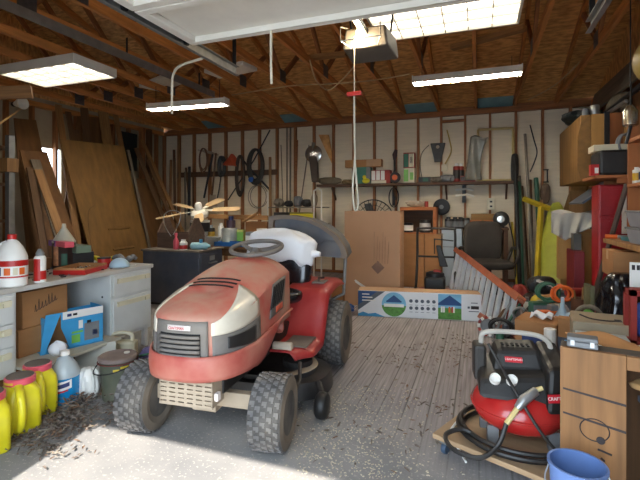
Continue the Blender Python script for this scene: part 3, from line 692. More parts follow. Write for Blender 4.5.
# yellow jugs with pink caps
m_cap_top = mat('dusty_cap_top', (92,84,80), .8, var=.25, dust=.5)
def yjug(loc, rz, label):
    t = thing('yellow_jug', label, 'jug', loc, rz, 'yellow jugs by the desk')
    def rect(hx, hy, r, z, n=6):
        out = []
        for cx, cy, a0 in ((hx-r,hy-r,0),(-hx+r,hy-r,PI/2),(-hx+r,-hy+r,PI),(hx-r,-hy+r,1.5*PI)):
            for k in range(n+1): a = a0+PI/2*k/n; out.append(Vector((cx+r*math.cos(a),cy+r*math.sin(a),z)))
        return out
    rings = [rect(.078,.066,.02,0),rect(.086,.074,.028,.012),rect(.086,.074,.028,.20),rect(.080,.070,.028,.245),rect(.066,.062,.04,.275),rect(.06,.06,.058,.29)]
    b = MB(); N = len(rings[0]); vs = [p for r in rings for p in r]; fs = [tuple(range(N-1,-1,-1)), tuple((len(rings)-1)*N+k for k in range(N))]
    for i in range(len(rings)-1):
        for k in range(N): fs.append((i*N+k,i*N+(k+1)%N,(i+1)*N+(k+1)%N,(i+1)*N+k))
    b._add(vs, fs); b.build('jug_body', m_yel, t, smooth=50)
    MB().tube(curve_pts([(.05,-.02,.285),(.112,-.03,.262),(.138,-.03,.20),(.138,-.03,.11),(.112,-.03,.055),(.075,-.03,.03)],6),[.022]*2+[.018]*27+[.022]*2,10).build('handle', m_yel, t, smooth=True)
    MB().lathe([(.062,.288),(.066,.292),(.066,.326),(.060,.331)],28).build('cap_rim', m_pink, t, smooth=True)
    MB().lathe([(.058,.328),(.058,.336),(.001,.338)],24).build('cap_top', m_cap_top, t, smooth=True)
    MB().grid(lambda u,v: Vector((.0665*math.cos(-2.2+1.5*u),.0665*math.sin(-2.2+1.5*u),.300+.014*v)),10,1).build('cap_print', mat('cap_print',(238,196,70),.5), t)
    t.scale = (1.16,1.16,.90); return t
j = yjug(atZ(13,434,0)+Vector((-.03,.06,0)), -.35, 'yellow jug with pink cap, middle one of the row')
dup(j, atZ(33,416,0)+Vector((-.03,.05,0)), -.30, 'yellow jug with pink cap, next to the blue fluid bottle')
dup(j, atZ(-21,458,0)+Vector((-.03,.06,0)), -.4, 'yellow jug cut off by the left edge of the picture')
# blue washer fluid
p = atZ(60,405,0)+Vector((-.03,.06,0)); t = thing('fluid_bottle', 'clear gallon bottle half full of blue fluid with white cap', 'bottle', p, -.2)
m_clear = mat('cloudy_plastic', (206,218,222), .25, var=.06, trans=.35); m_fluid = mat('blue_fluid', (24,128,184), .2, var=.1, coat=.4)
MB().lathe([(.080,.0),(.088,.008),(.088,.165)],28).build('fluid', m_fluid, t, smooth=True)
MB().lathe([(.088,.165),(.088,.19),(.078,.22),(.05,.262),(.026,.285),(.022,.288),(.022,.298)],28).build('bottle_shoulder', m_clear, t, smooth=True)
MB().lathe([(.026,.296),(.027,.322),(.024,.325),(.001,.325)],18).build('cap', m_w, t, smooth=True)
MB().tube(curve_pts([(-.03,0,.272),(-.075,0,.25),(-.095,0,.20),(-.082,0,.165)],6),.014,8).build('handle', m_clear, t, smooth=True)
lb = MB().grid(lambda u,v: Vector((.0888*math.cos(-1.35+1.3*u),.0888*math.sin(-1.35+1.3*u),.085+.055*v+.02*u)),12,1).build('label', m_w, t, smooth=True)
MB().grid(lambda u,v: Vector((.0894*math.cos(-1.2+1.0*u),.0894*math.sin(-1.2+1.0*u),.100+.026*v+.02*u)),12,1).build('label_print', m_navy, lb, smooth=True)
MB().grid(lambda u,v: Vector((.0894*math.cos(-1.4+1.1*u),.0894*math.sin(-1.4+1.1*u),.070+.010*v+.02*u)),12,1).build('label_print', m_redp, lb, smooth=True)
# crumpled white paper bag
def crumple(sx, sy, sz, seed, nu=14, nv=10):
    rr = random.Random(seed); ph = [rr.uniform(0,6) for _ in range(6)]
    def fn(u, v):
        a = 2*PI*u; q = PI*v; k = 1+.16*math.sin(3*a+ph[0]+4*v)+.10*math.sin(7*a+ph[1]-6*v)+.06*math.sin(11*a+ph[2]+9*v)
        return Vector((sx*k*math.cos(a)*math.sin(q)**.7, sy*k*math.sin(a)*math.sin(q)**.7, sz*(.5-.5*math.cos(q))+.02*math.sin(5*a+ph[3])*math.sin(q)*sz*4*.2))
    return MB().grid(fn, nu*2, nv)
def lump(name, label, cat, p, s, m, seed, rz=0, parent=None):
    o = crumple(s[0], s[1], s[2], seed).build(name, m, parent, smooth=25, loc=p, rz=rz); return tag(o, label, cat)
lump('paper_bag', 'crumpled white paper bag on the floor beside the blue fluid', 'bag', atZ(85,401,.0)+Vector((-.02,.05,0)), (.075,.06,.20), m_w, 3)
# dark green bucket with lid
p = atZ(113,402,0)+Vector((-.03,.07,0)); t = thing('bucket', 'dark green lidded bucket beside the tractor tyre', 'bucket', p, .3); t.scale = (.86,.86,.94)
MB().lathe([(.105,0),(.108,.004),(.128,.265),(.134,.27),(.134,.285),(.001,.283)],32).build('bucket_body', mat('moss_plastic',(76,84,70),.6,var=.15,dust=.25), t, smooth=True)
MB().lathe([(.140,.272),(.142,.292),(.130,.300),(.120,.296),(.001,.299)],32).build('lid', mat('dusty_lid',(122,106,104),.8,var=.2,dust=.4), t, smooth=True)
MB().tube([(.142*math.cos(a),.142*math.sin(a),.262+.0*a) for a in [2*PI*i/30 for i in range(30)]],.004,6,closed=True).build('lid_ring', mat('rust_ring',(112,52,48),.7), t)
MB().lathe([(.02,.299),(.022,.306),(.001,.308)],14,(.05,.04,0)).build('lid_plug', m_w, t, smooth=True)
for a0,a1,z in ((-1.35,-1.0,.225),(-.95,-.45,.240)):
    MB().grid(lambda u,v: Vector(((.1275)*math.cos(a0+(a1-a0)*u),(.1275)*math.sin(a0+(a1-a0)*u),z-.01+.016*v)),8,1).build('yellow_print', mat('yellow_print',(220,190,60),.5), t)
MB().tube(curve_pts([(-.135,0,.25),(-.15,-.05,.22),(-.12,-.12,.20),(0,-.155,.21),(.11,-.11,.235),(.135,0,.25)],5),.004,6).build('bail', m_dark, t)
M, L = frame(atZ(82,376,0)+Vector((.06,.06,.003)), atZ(82,376,0)+Vector((.03,.10,.22)), (.6,-.8,0))
o = MB().cb(-.14,.14,-.008,.008,0,L).build('panel', mat('pale_panel',(196,196,186),.6,var=.1,dust=.3), bevel=.002); o.matrix_world = M; tag(o,'pale square panel leaning under the desk behind the bucket','panel')
t = thing('hand_sander', 'beige tool with loop handle on the floor by the bucket', 'tool', atZ(101,366,0)+Vector((.08,.14,0)), .4)
MB().cb(-.11,.11,-.05,.05,.03,.17).build('case', m_cream, t, bevel=.015); MB().tube(curve_pts([(-.08,0,.17),(-.07,0,.22),(0,0,.235),(.07,0,.22),(.08,0,.17)],5),.016,8).build('handle', m_cream, t, smooth=True)
MB().cb(-.12,.12,-.055,.055,0,.03).build('foot', m_dark, t)
rod('hose_loop','green garden hose loop beside the bucket','hose',curve_pts([atZ(92,380,.02)+Vector((-.03,.1,0)),atZ(96,374,.2)+Vector((0,.3,0)),atZ(108,372,.24)+Vector((0,.35,0)),atZ(112,376,.05)+Vector((-.2,.3,0))],6),.008,m_grn)
lump('bag', 'purple plastic bag on the floor behind the front tyre', 'bag', (-2.28,2.62,0), (.16,.10,.2), mat('lilac_plastic',(124,112,172),.4,var=.2), 5)
lump('bag', 'small dark red cloth bag next to the purple bag', 'bag', (-2.10,2.86,0), (.09,.07,.15), mat('wine_cloth',(140,34,44),.7,var=.2), 8)
# leaves and dirt on the floor
m_leaf = [mat('leaf_grey',(118,106,98),.9,var=.3), mat('leaf_brown',(128,98,76),.9,var=.3), mat('leaf_pale',(136,126,114),.9,var=.2)]
def litter(name, label, spots, seed, leaf=.019):
    rr = random.Random(seed); b = MB()
    for (x, y, sx_, sy_, n_, hh) in spots:
        for i in range(n_):
            q = Vector((rr.gauss(x,sx_), rr.gauss(y,sy_), .004+rr.random()*hh)); R = Matrix.Rotation(rr.random()*6.3,3,'Z') @ Matrix.Rotation(rr.uniform(-.6,.6),3,'X') @ Matrix.Rotation(rr.uniform(-.4,.4),3,'Y')
            L_, W_ = leaf*rr.uniform(.5,1.5), leaf*rr.uniform(.25,.7); b.m(rr.choice((0,0,1,2)))
            vs = [R @ Vector(v_)+q for v_ in ((-L_,0,0),(-.3*L_,-W_*.6,.003),(.5*L_,-W_*.4,.006),(L_,0,0),(.4*L_,W_*.5,.004),(-.4*L_,W_*.55,.002))]
            vs = [Vector((v_.x,v_.y,max(.0015,v_.z))) for v_ in vs]; b._add(vs,[(0,1,2,3,4,5)])
    return tag(b.build(name, m_leaf), label, 'leaves', kind='stuff')
def fl(px, py): return atZ(px,py,0)
def sp(px, py, a, b_, n_, h=.012): q = fl(px,py); return (q.x,q.y,a,b_,n_,h)
litter('dry_leaves','drift of dry grey leaves around the jugs at left',[sp(78,404,.07,.08,260,.06),sp(60,422,.12,.06,260,.03),sp(40,432,.12,.05,200,.03),sp(92,416,.12,.07,130,.012),sp(120,408,.08,.04,60,.012),sp(30,446,.16,.05,120,.02)],11)
litter('floor_debris','thin scatter of leaf bits and dust on the open floor',[sp(425,366,.25,.15,45,.01),sp(395,395,.3,.15,35,.008),sp(445,352,.2,.2,60,.01),sp(427,408,.12,.05,20,.01),sp(350,430,.35,.15,60,.004),sp(400,362,.35,.12,40,.008),sp(465,345,.12,.2,60,.02)],12,.019)
chips = MB(); rr = random.Random(5)
for i in range(900):
    q = fl(rr.gauss(350,45), rr.uniform(385,478)); a = rr.random()*6.3; L_ = rr.uniform(.004,.012)
    chips.box((q.x,q.y,.002),(L_,.0035,.003),Matrix.Rotation(a,3,'Z'))
tag(chips.build('grass_clippings', mat('straw',(196,186,164),.9,var=.15)), 'pale dried grass clippings strewn on the floor beside the tractor', 'clippings', kind='stuff')
# ============================================================ LEFT WALL LUMBER
m_ply = wood('plywood', (134,98,50), .35, s=(6,6,.8)); m_ply2 = wood('plywood_dark', (118,80,42), .4, s=(6,6,.8)); m_lum = wood('lumber', (156,112,64), .45, s=(18,18,1))
m_lumd = wood('lumber_dark', (104,72,42), .45, s=(18,18,1)); m_grl = wood('weathered_lumber', (120,108,92), .35, s=(18,18,1))
def lean(name, label, cat, pb, pt, depth_b, Xt, wd, th, m, face=(1,-.3,0), group=None):
    """a board whose foot is seen at pixel pb and whose head, at pixel pt, rests at X = Xt"""
    b_ = atX(*pb, depth_b); t_ = atX(*pt, Xt); b_ = t_+(b_-t_)*((t_.z-.004)/(t_.z-b_.z))
    return plank(name, label, cat, b_, t_, wd, th, face, m, group)
# big plywood sheet with a routed arch, leaning on the left wall
def sheet(name, label, pix, Xb, Xt, m, th=.015):
    # pix: lower-left, lower-right, upper-right, upper-left pixels
    P = [atX(*pix[0], Xb), atX(*pix[1], Xb), atX(*pix[2], Xt), atX(*pix[3], Xt)]
    P[0] = P[3]+(P[0]-P[3])*((P[3].z-.004)/(P[3].z-P[0].z)); P[1] = P[2]+(P[1]-P[2])*((P[2].z-.004)/(P[2].z-P[1].z))
    nrm = (P[1]-P[0]).cross(P[3]-P[0]).normalized(); 
    if nrm.x < 0: nrm = -nrm
    o = P[0].copy(); Q = [p-o for p in P]
    ob = MB().hexa([q-nrm*th for q in Q]+Q).build(name, m, loc=o); return tag(ob, label, 'sheet'), P, nrm
sh1, P1, n1 = sheet('plywood_sheet', 'large plywood sheet with a rounded outline leaning on the left wall', [(93,262),(150,262),(124,146),(60,139)], -5.55, -6.1, m_ply)
def on1(u, v, off=.003): return P1[0]*(1-u)*(1-v)+P1[1]*u*(1-v)+P1[2]*u*v+P1[3]*(1-u)*v - sh1.location + n1*off
MB().tube(curve_pts([on1(.03,.05),on1(.04,.30),on1(.12,.50),on1(.24,.55)],6),.006,5).build('routed_line', m_lumd, sh1)
for v in (.24,.38):
    a, b_ = on1(.36,v), on1(.74,v); MB().tube([a,b_],.028,4).build('batten', m_ply, sh1)
sheet('plywood_sheet', 'brown board leaning on the left wall left of the bright gap', [(45,262),(84,262),(47,152),(20,150)], -5.3, -6.0, m_ply2)
sheet('plywood_sheet', 'dark plywood sheet high against the left wall studs', [(22,200),(52,196),(36,120),(14,118)], -6.3, -6.6, m_ply2)
sheet('plywood_sheet', 'dull brown panel leaning between the plywood and the corner', [(146,246),(166,246),(158,180),(133,178)], -5.9, -6.3, m_ply2)
sheet('plywood_sheet', 'dark brown panel standing behind the large plywood', [(62,220),(96,225),(108,118),(78,116)], -6.60, -6.64, m_ply2)
for i, (pb, pt, xb, xt, wd, mm, lb) in enumerate([
    ((62,245),(35,160),-5.1,-5.9,.12,m_grl,'grey weathered board leaning at the left by the shelf'),
    ((78,246),(58,105),-5.7,-6.55,.10,m_lum,'tall tan board leaning just left of the bright gap'),
    ((92,250),(68,112),-5.9,-6.6,.09,m_lumd,'dark narrow board leaning right of the bright gap'),
    ((63,240),(38,170),-4.9,-5.5,.10,m_lum,'short tan board leaning in front of the grey one'),
    ((102,250),(76,130),-5.8,-6.5,.08,m_lumd,'dark strip leaning against the plywood edge'),
    ((172,240),(136,148),-5.7,-6.4,.09,m_lumd,'dark board leaning behind the wooden tote'),
    ((180,226),(142,140),-5.6,-6.4,.07,m_lum,'long tan lath slanting down to the ceiling fan'),
    ((176,232),(148,160),-5.4,-6.2,.08,m_lumd,'brown lath slanting below the long tan one'),
    ((150,250),(128,150),-5.7,-6.3,.05,m_grl,'thin grey strip at the right edge of the large plywood'),
    ((46,258),(30,168),-5.2,-5.8,.09,m_lumd,'dark brown board leaning behind the desk clutter'),
    ((110,160),(103,112),-6.35,-6.5,.18,m_lum,'wide tan board upright behind the plywood top'),
    ((124,160),(115,112),-6.4,-6.6,.09,m_lum,'slanting tan board behind the plywood top corner'),
    ((88,146),(84,108),-6.48,-6.58,.13,m_lumd,'short dark board standing on end behind the plywood'),
    ]): lean('leaning_board', lb, 'board', pb, pt, xb, xt, wd, .03, mm)
# the sunlit chink between the boards: a gap in the left wall's siding
m_gapg = mat('daylight_gap', (255,250,235), .5, var=.02, emit=5)
# upright framing near the back-left corner
for i,(px, mm, lb) in enumerate(((142,m_stud,'rough post standing near the back left corner'),(149,m_lumd,'darker post beside the rough corner post'))):
    q = atX(px, 200, -6.5); plank('post', lb, 'post', (q.x,q.y,0), (q.x,q.y,2.9), .09, .09, (1,0,0), mm)
m_blkc = mat('dark_cloth', (26,34,34), .8, var=.3)
q = atX(128,135,-6.55); o = MB().cb(-.02,.02,-.22,.22,0,.75).build('tarp', m_blkc, loc=(q.x,q.y,2.0)); tag(o,'dark tarp hanging on the left wall near the corner','tarp')
# shelving rack at the far left edge
t = thing('shelf_rack', 'tall wooden storage rack at the far left edge', 'shelf', (-4.82,2.72,0))
MB().cb(.24,.30,.32,.38,0,2.0).build('post', m_steel, t); MB().cb(.24,.30,-.42,-.36,0,2.0).build('post', m_lumd, t)
MB().cb(-.3,-.24,.32,.38,0,2.0).build('post', m_lumd, t)
for z in (.55,1.1,1.48,1.86): MB().cb(-.32,.24,-.42,.40,z,z+.03).build('shelf_board', m_lumd, t)
MB().cb(-.32,.33,.28,.40,1.62,1.76).build('rail', m_lum, t, bevel=.003)
rod('extension_cord','tan cord drooping from a light on the left wall','cord',curve_pts([atX(22,108,-6.2),atX(8,118,-5.6),atX(-10,130,-5.0)],6),.012,mat('tan_cord',(176,140,84),.6))
t = thing('clamp_lamp','white clamp lamp near the ceiling on the left wall','lamp',atX(15,104,-6.2)); MB().lathe([(.03,0),(.05,.06),(.09,.16),(.085,.16),(.03,.05)],16,axis='x').build('shade',m_w,t,smooth=True); MB().ball((-.03,0,0),.035).build('socket',m_dark,t,smooth=True)
plank('stored_board','yellowish board stored across under the ceiling at left','board',atX(0,93,-4.8),atX(32,92,-4.6),.13,.13,(1,0,0),m_lum)
# boards stored up in the trusses
for i,(p,q,wd,mm,lb) in enumerate([((212,74),(250,66),.30,m_wht,'white boxed board stored on the truss chords'),((300,59),(346,54),.09,m_lum,'pale two by four stored behind the pull cord up in the trusses'),((452,48),(525,28),.09,m_lum,'orange tinted two by four stored in the trusses at right'),((150,88),(176,78),.35,m_wht,'pale sheet lying up in the trusses at left')]):
    plank('stored_board', lb, 'board', atZ(*p,3.10 if i in (0,3) else 3.09), atZ(*q,3.10 if i in (0,3) else 3.09), wd, .05, (0,0,1), mm)
m_cord = mat('cable_tan', (190,160,116), .6, var=.1)
rod('cable','pale electric cable looping along the truss bottoms','cable',curve_pts([atZ(232,95,2.95),atZ(290,86,2.94),atZ(330,84,2.93),atZ(375,80,2.94),atZ(410,74,2.95)],8),.009,m_cord)
rod('cable','cable hanging in a deep loop beside the opener','cable',curve_pts([atZ(310,60,2.972),atZ(316,80,2.8),atZ(328,90,2.75),atZ(342,80,2.8),atZ(356,64,2.972)],8),.008,m_cord)
rod('cable','thin cable slanting across the roof at right','cable',curve_pts([atZ(528,100,2.92),atZ(555,85,3.0),atZ(582,60,3.1)],6),.008,m_cord)
rod('door_rope','pale rope tied to the left door track','rope',curve_pts([Vector((DX0-.03,2.62,2.33)),atY(180,66,2.72),atY(173,76,2.8),atY(172,95,2.8),atY(172,114,2.8)],6),.010,m_rope)
rod('door_rope','short pale rope with a knot hanging from the raised door','rope',[Vector((atY(271,36,2.40).x,2.40,2.35)),atY(271,60,2.40),atY(271.5,84,2.40)],.008,m_rope)
# ============================================================ FILING CABINET, TOTE, BENCH AND FAN
m_slate = mat('slate_metal', (66,74,90), .5, .1, var=.12, dust=.12)
c0 = atZ(197,251,.71); t = thing('filing_cabinet', 'dark blue grey filing cabinet behind the desk', 'cabinet', (-3.27,4.52,0), .06)
MB().cb(-.84,0,0,.56,.03,.69).build('cabinet_body', m_slate, t, bevel=.006); MB().cb(-.86,.02,-.02,.58,.69,.715).build('cabinet_top', mat('dusty_top',(104,94,86),.8,var=.2,dust=.3), t, bevel=.004)
MB().cb(-.82,-.02,.02,.54,0,.03).build('plinth', m_dark, t)
for z in (.05,.37):
    d_ = MB().cb(0,.014,.02,.54,z,z+.30).build('drawer', m_slate, t, bevel=.004); h_ = MB()
    h_.tube([(.014,.20,z+.17),(.04,.20,z+.17),(.04,.36,z+.17),(.014,.36,z+.17)],.008,6); h_.build('handle', m_alu, d_, smooth=True)
    MB().cb(.014,.018,.22,.34,z+.20,z+.26).build('card_holder', m_alu, d_)
ZC = .716
t = thing('spray_bottle','small pink bottle on the filing cabinet','bottle',atZ(176,249.2,ZC),.2)
MB().lathe([(.03,0),(.035,.01),(.035,.11),(.014,.15),(.014,.17)],16).build('bottle_body',m_pink,t,smooth=True); MB().lathe([(.018,.17),(.02,.21),(.001,.212)],12).build('cap',m_pink,t,smooth=True)
t = thing('bottle','short white bottle with a red label on the filing cabinet','bottle',atZ(183.5,249.6,ZC)); MB().lathe([(.048,0),(.05,.01),(.05,.09),(.03,.11),(.03,.13)],16).build('bottle_body',m_w,t,smooth=True); MB().lathe([(.0506,.01),(.0506,.06)],16).build('red_label',m_redp,t,smooth=True)
t = thing('squeeze_bottle','blue and white plastic bottle lying on the filing cabinet','bottle',atZ(201,249.4,ZC)+Vector((0,0,.045)),.3); MB().lathe([(.02,-.14),(.045,-.12),(.045,.07),(.02,.10),(.02,.12)],16,axis='x').build('bottle_body',mat('pale_blue_plastic',(150,196,208),.4,var=.1),t,smooth=True); MB().lathe([(.001,-.02),(.022,-.02),(.022,.03),(.001,.03)],12,(.0,0,.055)).build('cap',m_blue,t,smooth=True)
# wooden tote with wire bail
p = Vector((-4.15,4.85,ZC)); t = thing('wooden_tote','weathered wooden tote with pointed ends and wire handle','tote',(-3.80,4.84,ZC),-.12)
m_tote = wood('weathered_brown',(104,82,68),.4,s=(2,14,14))
MB().cb(-.27,.27,-.15,-.13,0,.20).build('side_board',m_tote,t); MB().cb(-.27,.27,.13,.15,0,.20).build('side_board',m_tote,t); MB().cb(-.27,.27,-.13,.13,0,.015).build('bottom_board',m_tote,t)
for x in (-.28,.27):
    e = MB(); e.M = Matrix(((0,0,1,x),(1,0,0,0),(0,1,0,0),(0,0,0,1))); e.prism([(-.15,0),(.15,0),(.15,.20),(.04,.40),(-.04,.40),(-.15,.20)],0,.02); e.build('end_board',m_tote,t)
MB().tube(curve_pts([(-.02,-.155,.16),(-.13,-.16,.30),(-.16,-.14,.44),(-.05,-.12,.50),(.10,-.12,.47),(.12,-.14,.36),(.02,-.155,.18)],6),.006,6).build('wire_bail',m_alu,t)
# work bench far left-centre with clutter
m_bench = wood('bench_top',(142,98,60),.4,s=(1.2,14,14)); t = thing('work_bench','low wooden work bench crowded with cans behind the filing cabinet','bench',(-3.55,5.75,0))
MB().cb(-1.1,1.1,-.4,.4,.66,.70).build('bench_top',m_bench,t)
for x in (-1.05,1.05):
    for y in (-.35,.35): MB().cb(x-.04,x+.04,y-.04,y+.04,0,.66).build('leg',m_lumd,t)
MB().cb(-1.05,1.05,-.39,-.36,.56,.66).build('apron',m_lumd,t)
ZB = .701
def bp_(px, dy=0): # point on the bench front strip seen at pixel column px
    q = ray(px,240); Y = 5.5+dy; return Vector((q.x/q.y*Y, Y, ZB))
def canister(name,label,cat,p,r,h,m,m2=None,cap=None,n=18,z=0):
    t = thing(name,label,cat,p); MB().lathe([(r*.95,0),(r,.004),(r,h*.94),(r*.9,h),(.001,h)],n).build('body',m,t,smooth=True)
    if m2: MB().lathe([(r*1.01,h*.2),(r*1.01,h*.75)],n).build('label',m2,t,smooth=True)
    if cap: MB().lathe([(r*.55,h),(r*.55,h*1.18),(.001,h*1.18)],n).build('cap',cap,t,smooth=True)
    return t
t = thing('basin','white enamel basin on the work bench','basin',bp_(207,-.02)); MB().lathe([(.09,0),(.10,.005),(.17,.10),(.18,.105),(.175,.11),(.165,.10),(.10,.015),(.001,.012)],24,sx=1.2).build('bowl',m_w,t,smooth=True); MB().lathe([(.178,.104),(.182,.108),(.178,.112)],24,sx=1.2).build('rim',m_grey,t,smooth=True)
canister('bottle','dark bottle with yellow label behind the white basin','bottle',bp_(211,.22),.06,.24,m_blk,mat('amber_label',(206,170,60),.5),m_alu)
canister('bottle','tall white slim bottle standing on the work bench','bottle',bp_(221,.16),.045,.27,m_w,None,m_w)
canister('jar','large clear grey jar on the work bench','jar',bp_(229.5,.12),.12,.25,mat('jar_grey',(170,172,170),.25,var=.2,trans=.2),None,None)
tr2 = thing('shallow_tray','blue shallow tray at the front of the work bench','tray',bp_(233,-.08)); MB().cb(-.24,.24,-.10,.10,0,.01).build('base',m_blue,tr2); MB().cb(-.25,.25,-.11,-.10,0,.06).cb(-.25,.25,.10,.11,0,.06).cb(-.25,-.24,-.10,.10,0,.06).cb(.24,.25,-.10,.10,0,.06).build('rim',mat('tray_blue',(30,88,150),.4),tr2)
box_thing('carton','small yellow and green carton on the work bench','box',bp_(240,.2),(.15,.12,.22),.2,mat('yellow_green_card',(190,196,110),.6,var=.2,scale=20),m_green)
canister('tin','grey metal tin at the right end of the work bench','tin',bp_(251,.05),.08,.20,m_grey,m_w)
box_thing('carton','white carton near the right end of the bench','box',bp_(262,.1),(.12,.12,.25),.1,m_w,m_navy)
box_thing('carton','plain brown carton at the back of the bench','box',bp_(258,.34),(.34,.16,.34),.12,m_cardd)
canister('tin','small white tin at the left of the basin','tin',bp_(198,.05),.10,.17,m_wht,None)
rod('lumber_offcut','lumber offcut lying slanted over the bench cartons','board',[bp_(243,.2)+Vector((0,0,.34)),bp_(258,.2)+Vector((0,0,.48))],.02,m_lum)
canister('bottle','dark purple bottle at the back of the bench','bottle',bp_(231,.3),.07,.36,mat('plum',(70,50,70),.4),None,m_navy)
# ceiling fan lying blade-up on a crate
p = Vector((-3.98,5.55,ZB)); fx = atY(200,204,5.62)
t = thing('ceiling_fan','taken-down white ceiling fan with tan blades resting on a bucket','fan',(fx.x,fx.y,ZB+.40)); t.rotation_euler = (.30,.06,0); m_blade = wood('fan_blade',(206,176,134),.15,s=(1,14,14))
MB().lathe([(.10,0),(.13,.015),(.14,.07),(.11,.11),(.06,.13),(.055,.21),(.04,.24),(.001,.24)],24).build('motor_housing',m_wht,t,smooth=True)
for i in range(5):
    a = 2*PI*i/5+.30; M = Matrix.Rotation(a,4,'Z') @ Matrix.Rotation(.16,4,'X')
    o = MB().prism([(.22,-.05),(.30,-.065),(.60,-.075),(.64,-.05),(.64,.05),(.60,.075),(.30,.065),(.22,.05)],0,.008).build('blade',m_blade,t); o.matrix_basis = Matrix.Translation((0,0,.12)) @ M
    o2 = MB().prism([(.10,-.02),(.26,-.035),(.26,.035),(.10,.02)],-.006,.0).build('blade_arm',m_wht,o)
box_thing('crate','small dark crate under the pail on the bench','crate',(fx.x,fx.y,ZB),(.24,.26,.125),0,m_lumd); b = thing('pail','white pail under the ceiling fan on the bench','pail',(fx.x,fx.y,ZB+.126)); MB().lathe([(.12,0),(.15,.22),(.155,.235),(.001,.23)],24).build('pail_body',m_w,b,smooth=True); MB().lathe([(.1505,.06),(.153,.20)],24).build('dark_band',m_dark,b,smooth=True)
plank('lumber_offcut','long tan offcut lying across the back of the bench','board',bp_(205,.36)+Vector((-.1,0,.42)),bp_(268,.36)+Vector((0,0,.40)),.07,.03,(0,-1,0),m_lum)
# ============================================================ BACK WALL: SHELF, TOOLS, HANGING THINGS
YW = 7.90
m_shelf = wood('old_shelf', (92,62,40), .4, s=(1.2,14,14))
a, b_ = atY(318,186,7.72), atY(520,181,7.72); ZS = 1.695
ws = thing('wall_shelf','long dark wooden wall shelf across the back studs','shelf',(0,0,0))
MB().cb(a.x,b_.x,7.62,YW,ZS-.045,ZS).build('shelf_board',m_shelf,ws,bevel=.003)
for x in (a.x+.3,(a.x+b_.x)/2-.3,(a.x+b_.x)/2+.6,b_.x-.2):
    MB().hexa([(x-.015,YW,ZS-.30),(x+.015,YW,ZS-.30),(x+.015,YW,ZS-.26),(x-.015,YW,ZS-.26),(x-.015,7.66,ZS-.075),(x+.015,7.66,ZS-.075),(x+.015,7.70,ZS-.046),(x-.015,7.70,ZS-.046)]).build('bracket',m_shelf,ws)
def onS(px, Y=7.75): q = ray(px,184); return Vector((q.x/q.y*Y, Y, ZS+.001))
def wpx(n_, px=420, Y=7.75): return n_*0.0179   # metres per pixel on the shelf
def sbox(name, label, px0, px1, ytop, m, Y=7.75, D=.12, m2=None, zb=None, ybot=None):
    p, q = onS(px0,Y), onS(px1,Y); z0 = p.z if zb is None else zb; zt = atY((px0+px1)/2, ytop, Y-D/2).z
    o = MB().cb(p.x-(p.x+q.x)/2,q.x-(p.x+q.x)/2,-D/2,D/2,0,max(.02,zt-z0)).build(name,m,bevel=.003,loc=((p.x+q.x)/2,Y,z0))
    w2, h2 = (q.x-p.x)/2, zt-z0
    for k,(u0,u1,v0,v1,mm) in enumerate(m2 or []):
        MB().cb(-w2+2*w2*u0,-w2+2*w2*u1,-D/2-.002,-D/2-.0005,h2*v0,h2*v1).build('label',mm,o)
    return tag(o,label,'box')
m_teal = mat('teal_card',(58,120,104),.6,var=.12); m_redl = mat('dull_red',(150,44,36),.6,var=.15)
sbox('carton','green carton on the wall shelf under the long flat box',358,371.5,167,m_teal,D=.18,m2=[(.7,1,0,.99,m_grey)])
t = sbox('carton','long flat cardboard box lying across the top of the green carton',346,382,159.5,m_card,Y=7.74,D=.14,zb=atY(364,167,7.66).z+.002,m2=[(.6,.99,.05,.95,m_cardp)])
sbox('carton','red carton with a row of white panels on the wall shelf',372.5,391,170,m_redl,m2=[(.02,.22,.25,.95,m_w),(.27,.47,.25,.95,m_w),(.52,.72,.25,.95,m_w),(0,.8,0,.22,m_cream)],D=.2)
t = thing('toy_duck','small yellow toy duck on the wall shelf','toy',onS(365.5,7.62)); t.location.y = 7.655
MB().ball((0,0,.05),.06,s=(1.2,.5,.8)).build('body',m_yel,t,smooth=True); MB().ball((-.03,0,.12),.035).build('head',m_yel,t,smooth=True); MB().lathe([(.018,0),(.001,.035)],10,(-.03,-.03,.12),'y').build('bill',m_ora,t)
M,L = frame(onS(393,7.72)+Vector((-.03,0,0)), atY(396,150,7.86), (0,-1,0)); t = thing('hand_saw_tool','dark curved handled tool standing on the shelf by a stud','tool',(0,0,0)); t.matrix_world = M
MB().tube([(0,0,0),(-.03,0,L*.4),(0,0,L*.7)],.02,8).build('shaft',m_dark,t,smooth=True); MB().tube([(0,0,L*.7),(.01,0,L*.85),(0,0,L)],[.025,.045,.03],10).build('grip',mat('dark_plum',(64,44,50),.6),t,smooth=True)
t = thing('round_gauge','round dark dial with orange centre on the wall shelf','gauge',onS(395,7.70)+Vector((0,0,.10))); MB().lathe([(.001,-.03),(.09,-.03),(.1,0),(.09,.03),(.001,.03)],24,axis='y').build('case',m_dark,t,smooth=True); MB().lathe([(.001,-.034),(.05,-.034),(.05,-.03)],16,axis='y').build('dial',m_ora,t)
zt = atY(409,168,7.69).z
sbox('carton','lower green and white carton of the upright stack on the wall shelf',404,415,168,m_cream,m2=[(.05,.45,.1,.9,m_green),(.6,.9,.2,.7,m_green)],D=.16)
sbox('carton','upper dark green and white carton of the upright stack',404,415,152.5,m_redl,zb=zt+.002,m2=[(.04,.46,.05,.92,mat('bottle_green',(26,104,78),.5)),(.5,.96,.05,.92,m_cream),(.6,.85,.3,.7,m_grey)],D=.16)
sbox('radio','small black and silver box on the shelf beside the stacked cartons',419,431,177,m_blk,m2=[(.35,.8,.2,.8,m_grn)])
lump('bundle','pale crumpled bundle on the shelf beneath the hanging dark scoop','bundle',onS(437),(.13,.08,.10),m_grl,21)
lump('bundle','grey coil of stuff on the shelf right of the dark scoop','bundle',onS(448),(.15,.09,.13),m_grey,22)
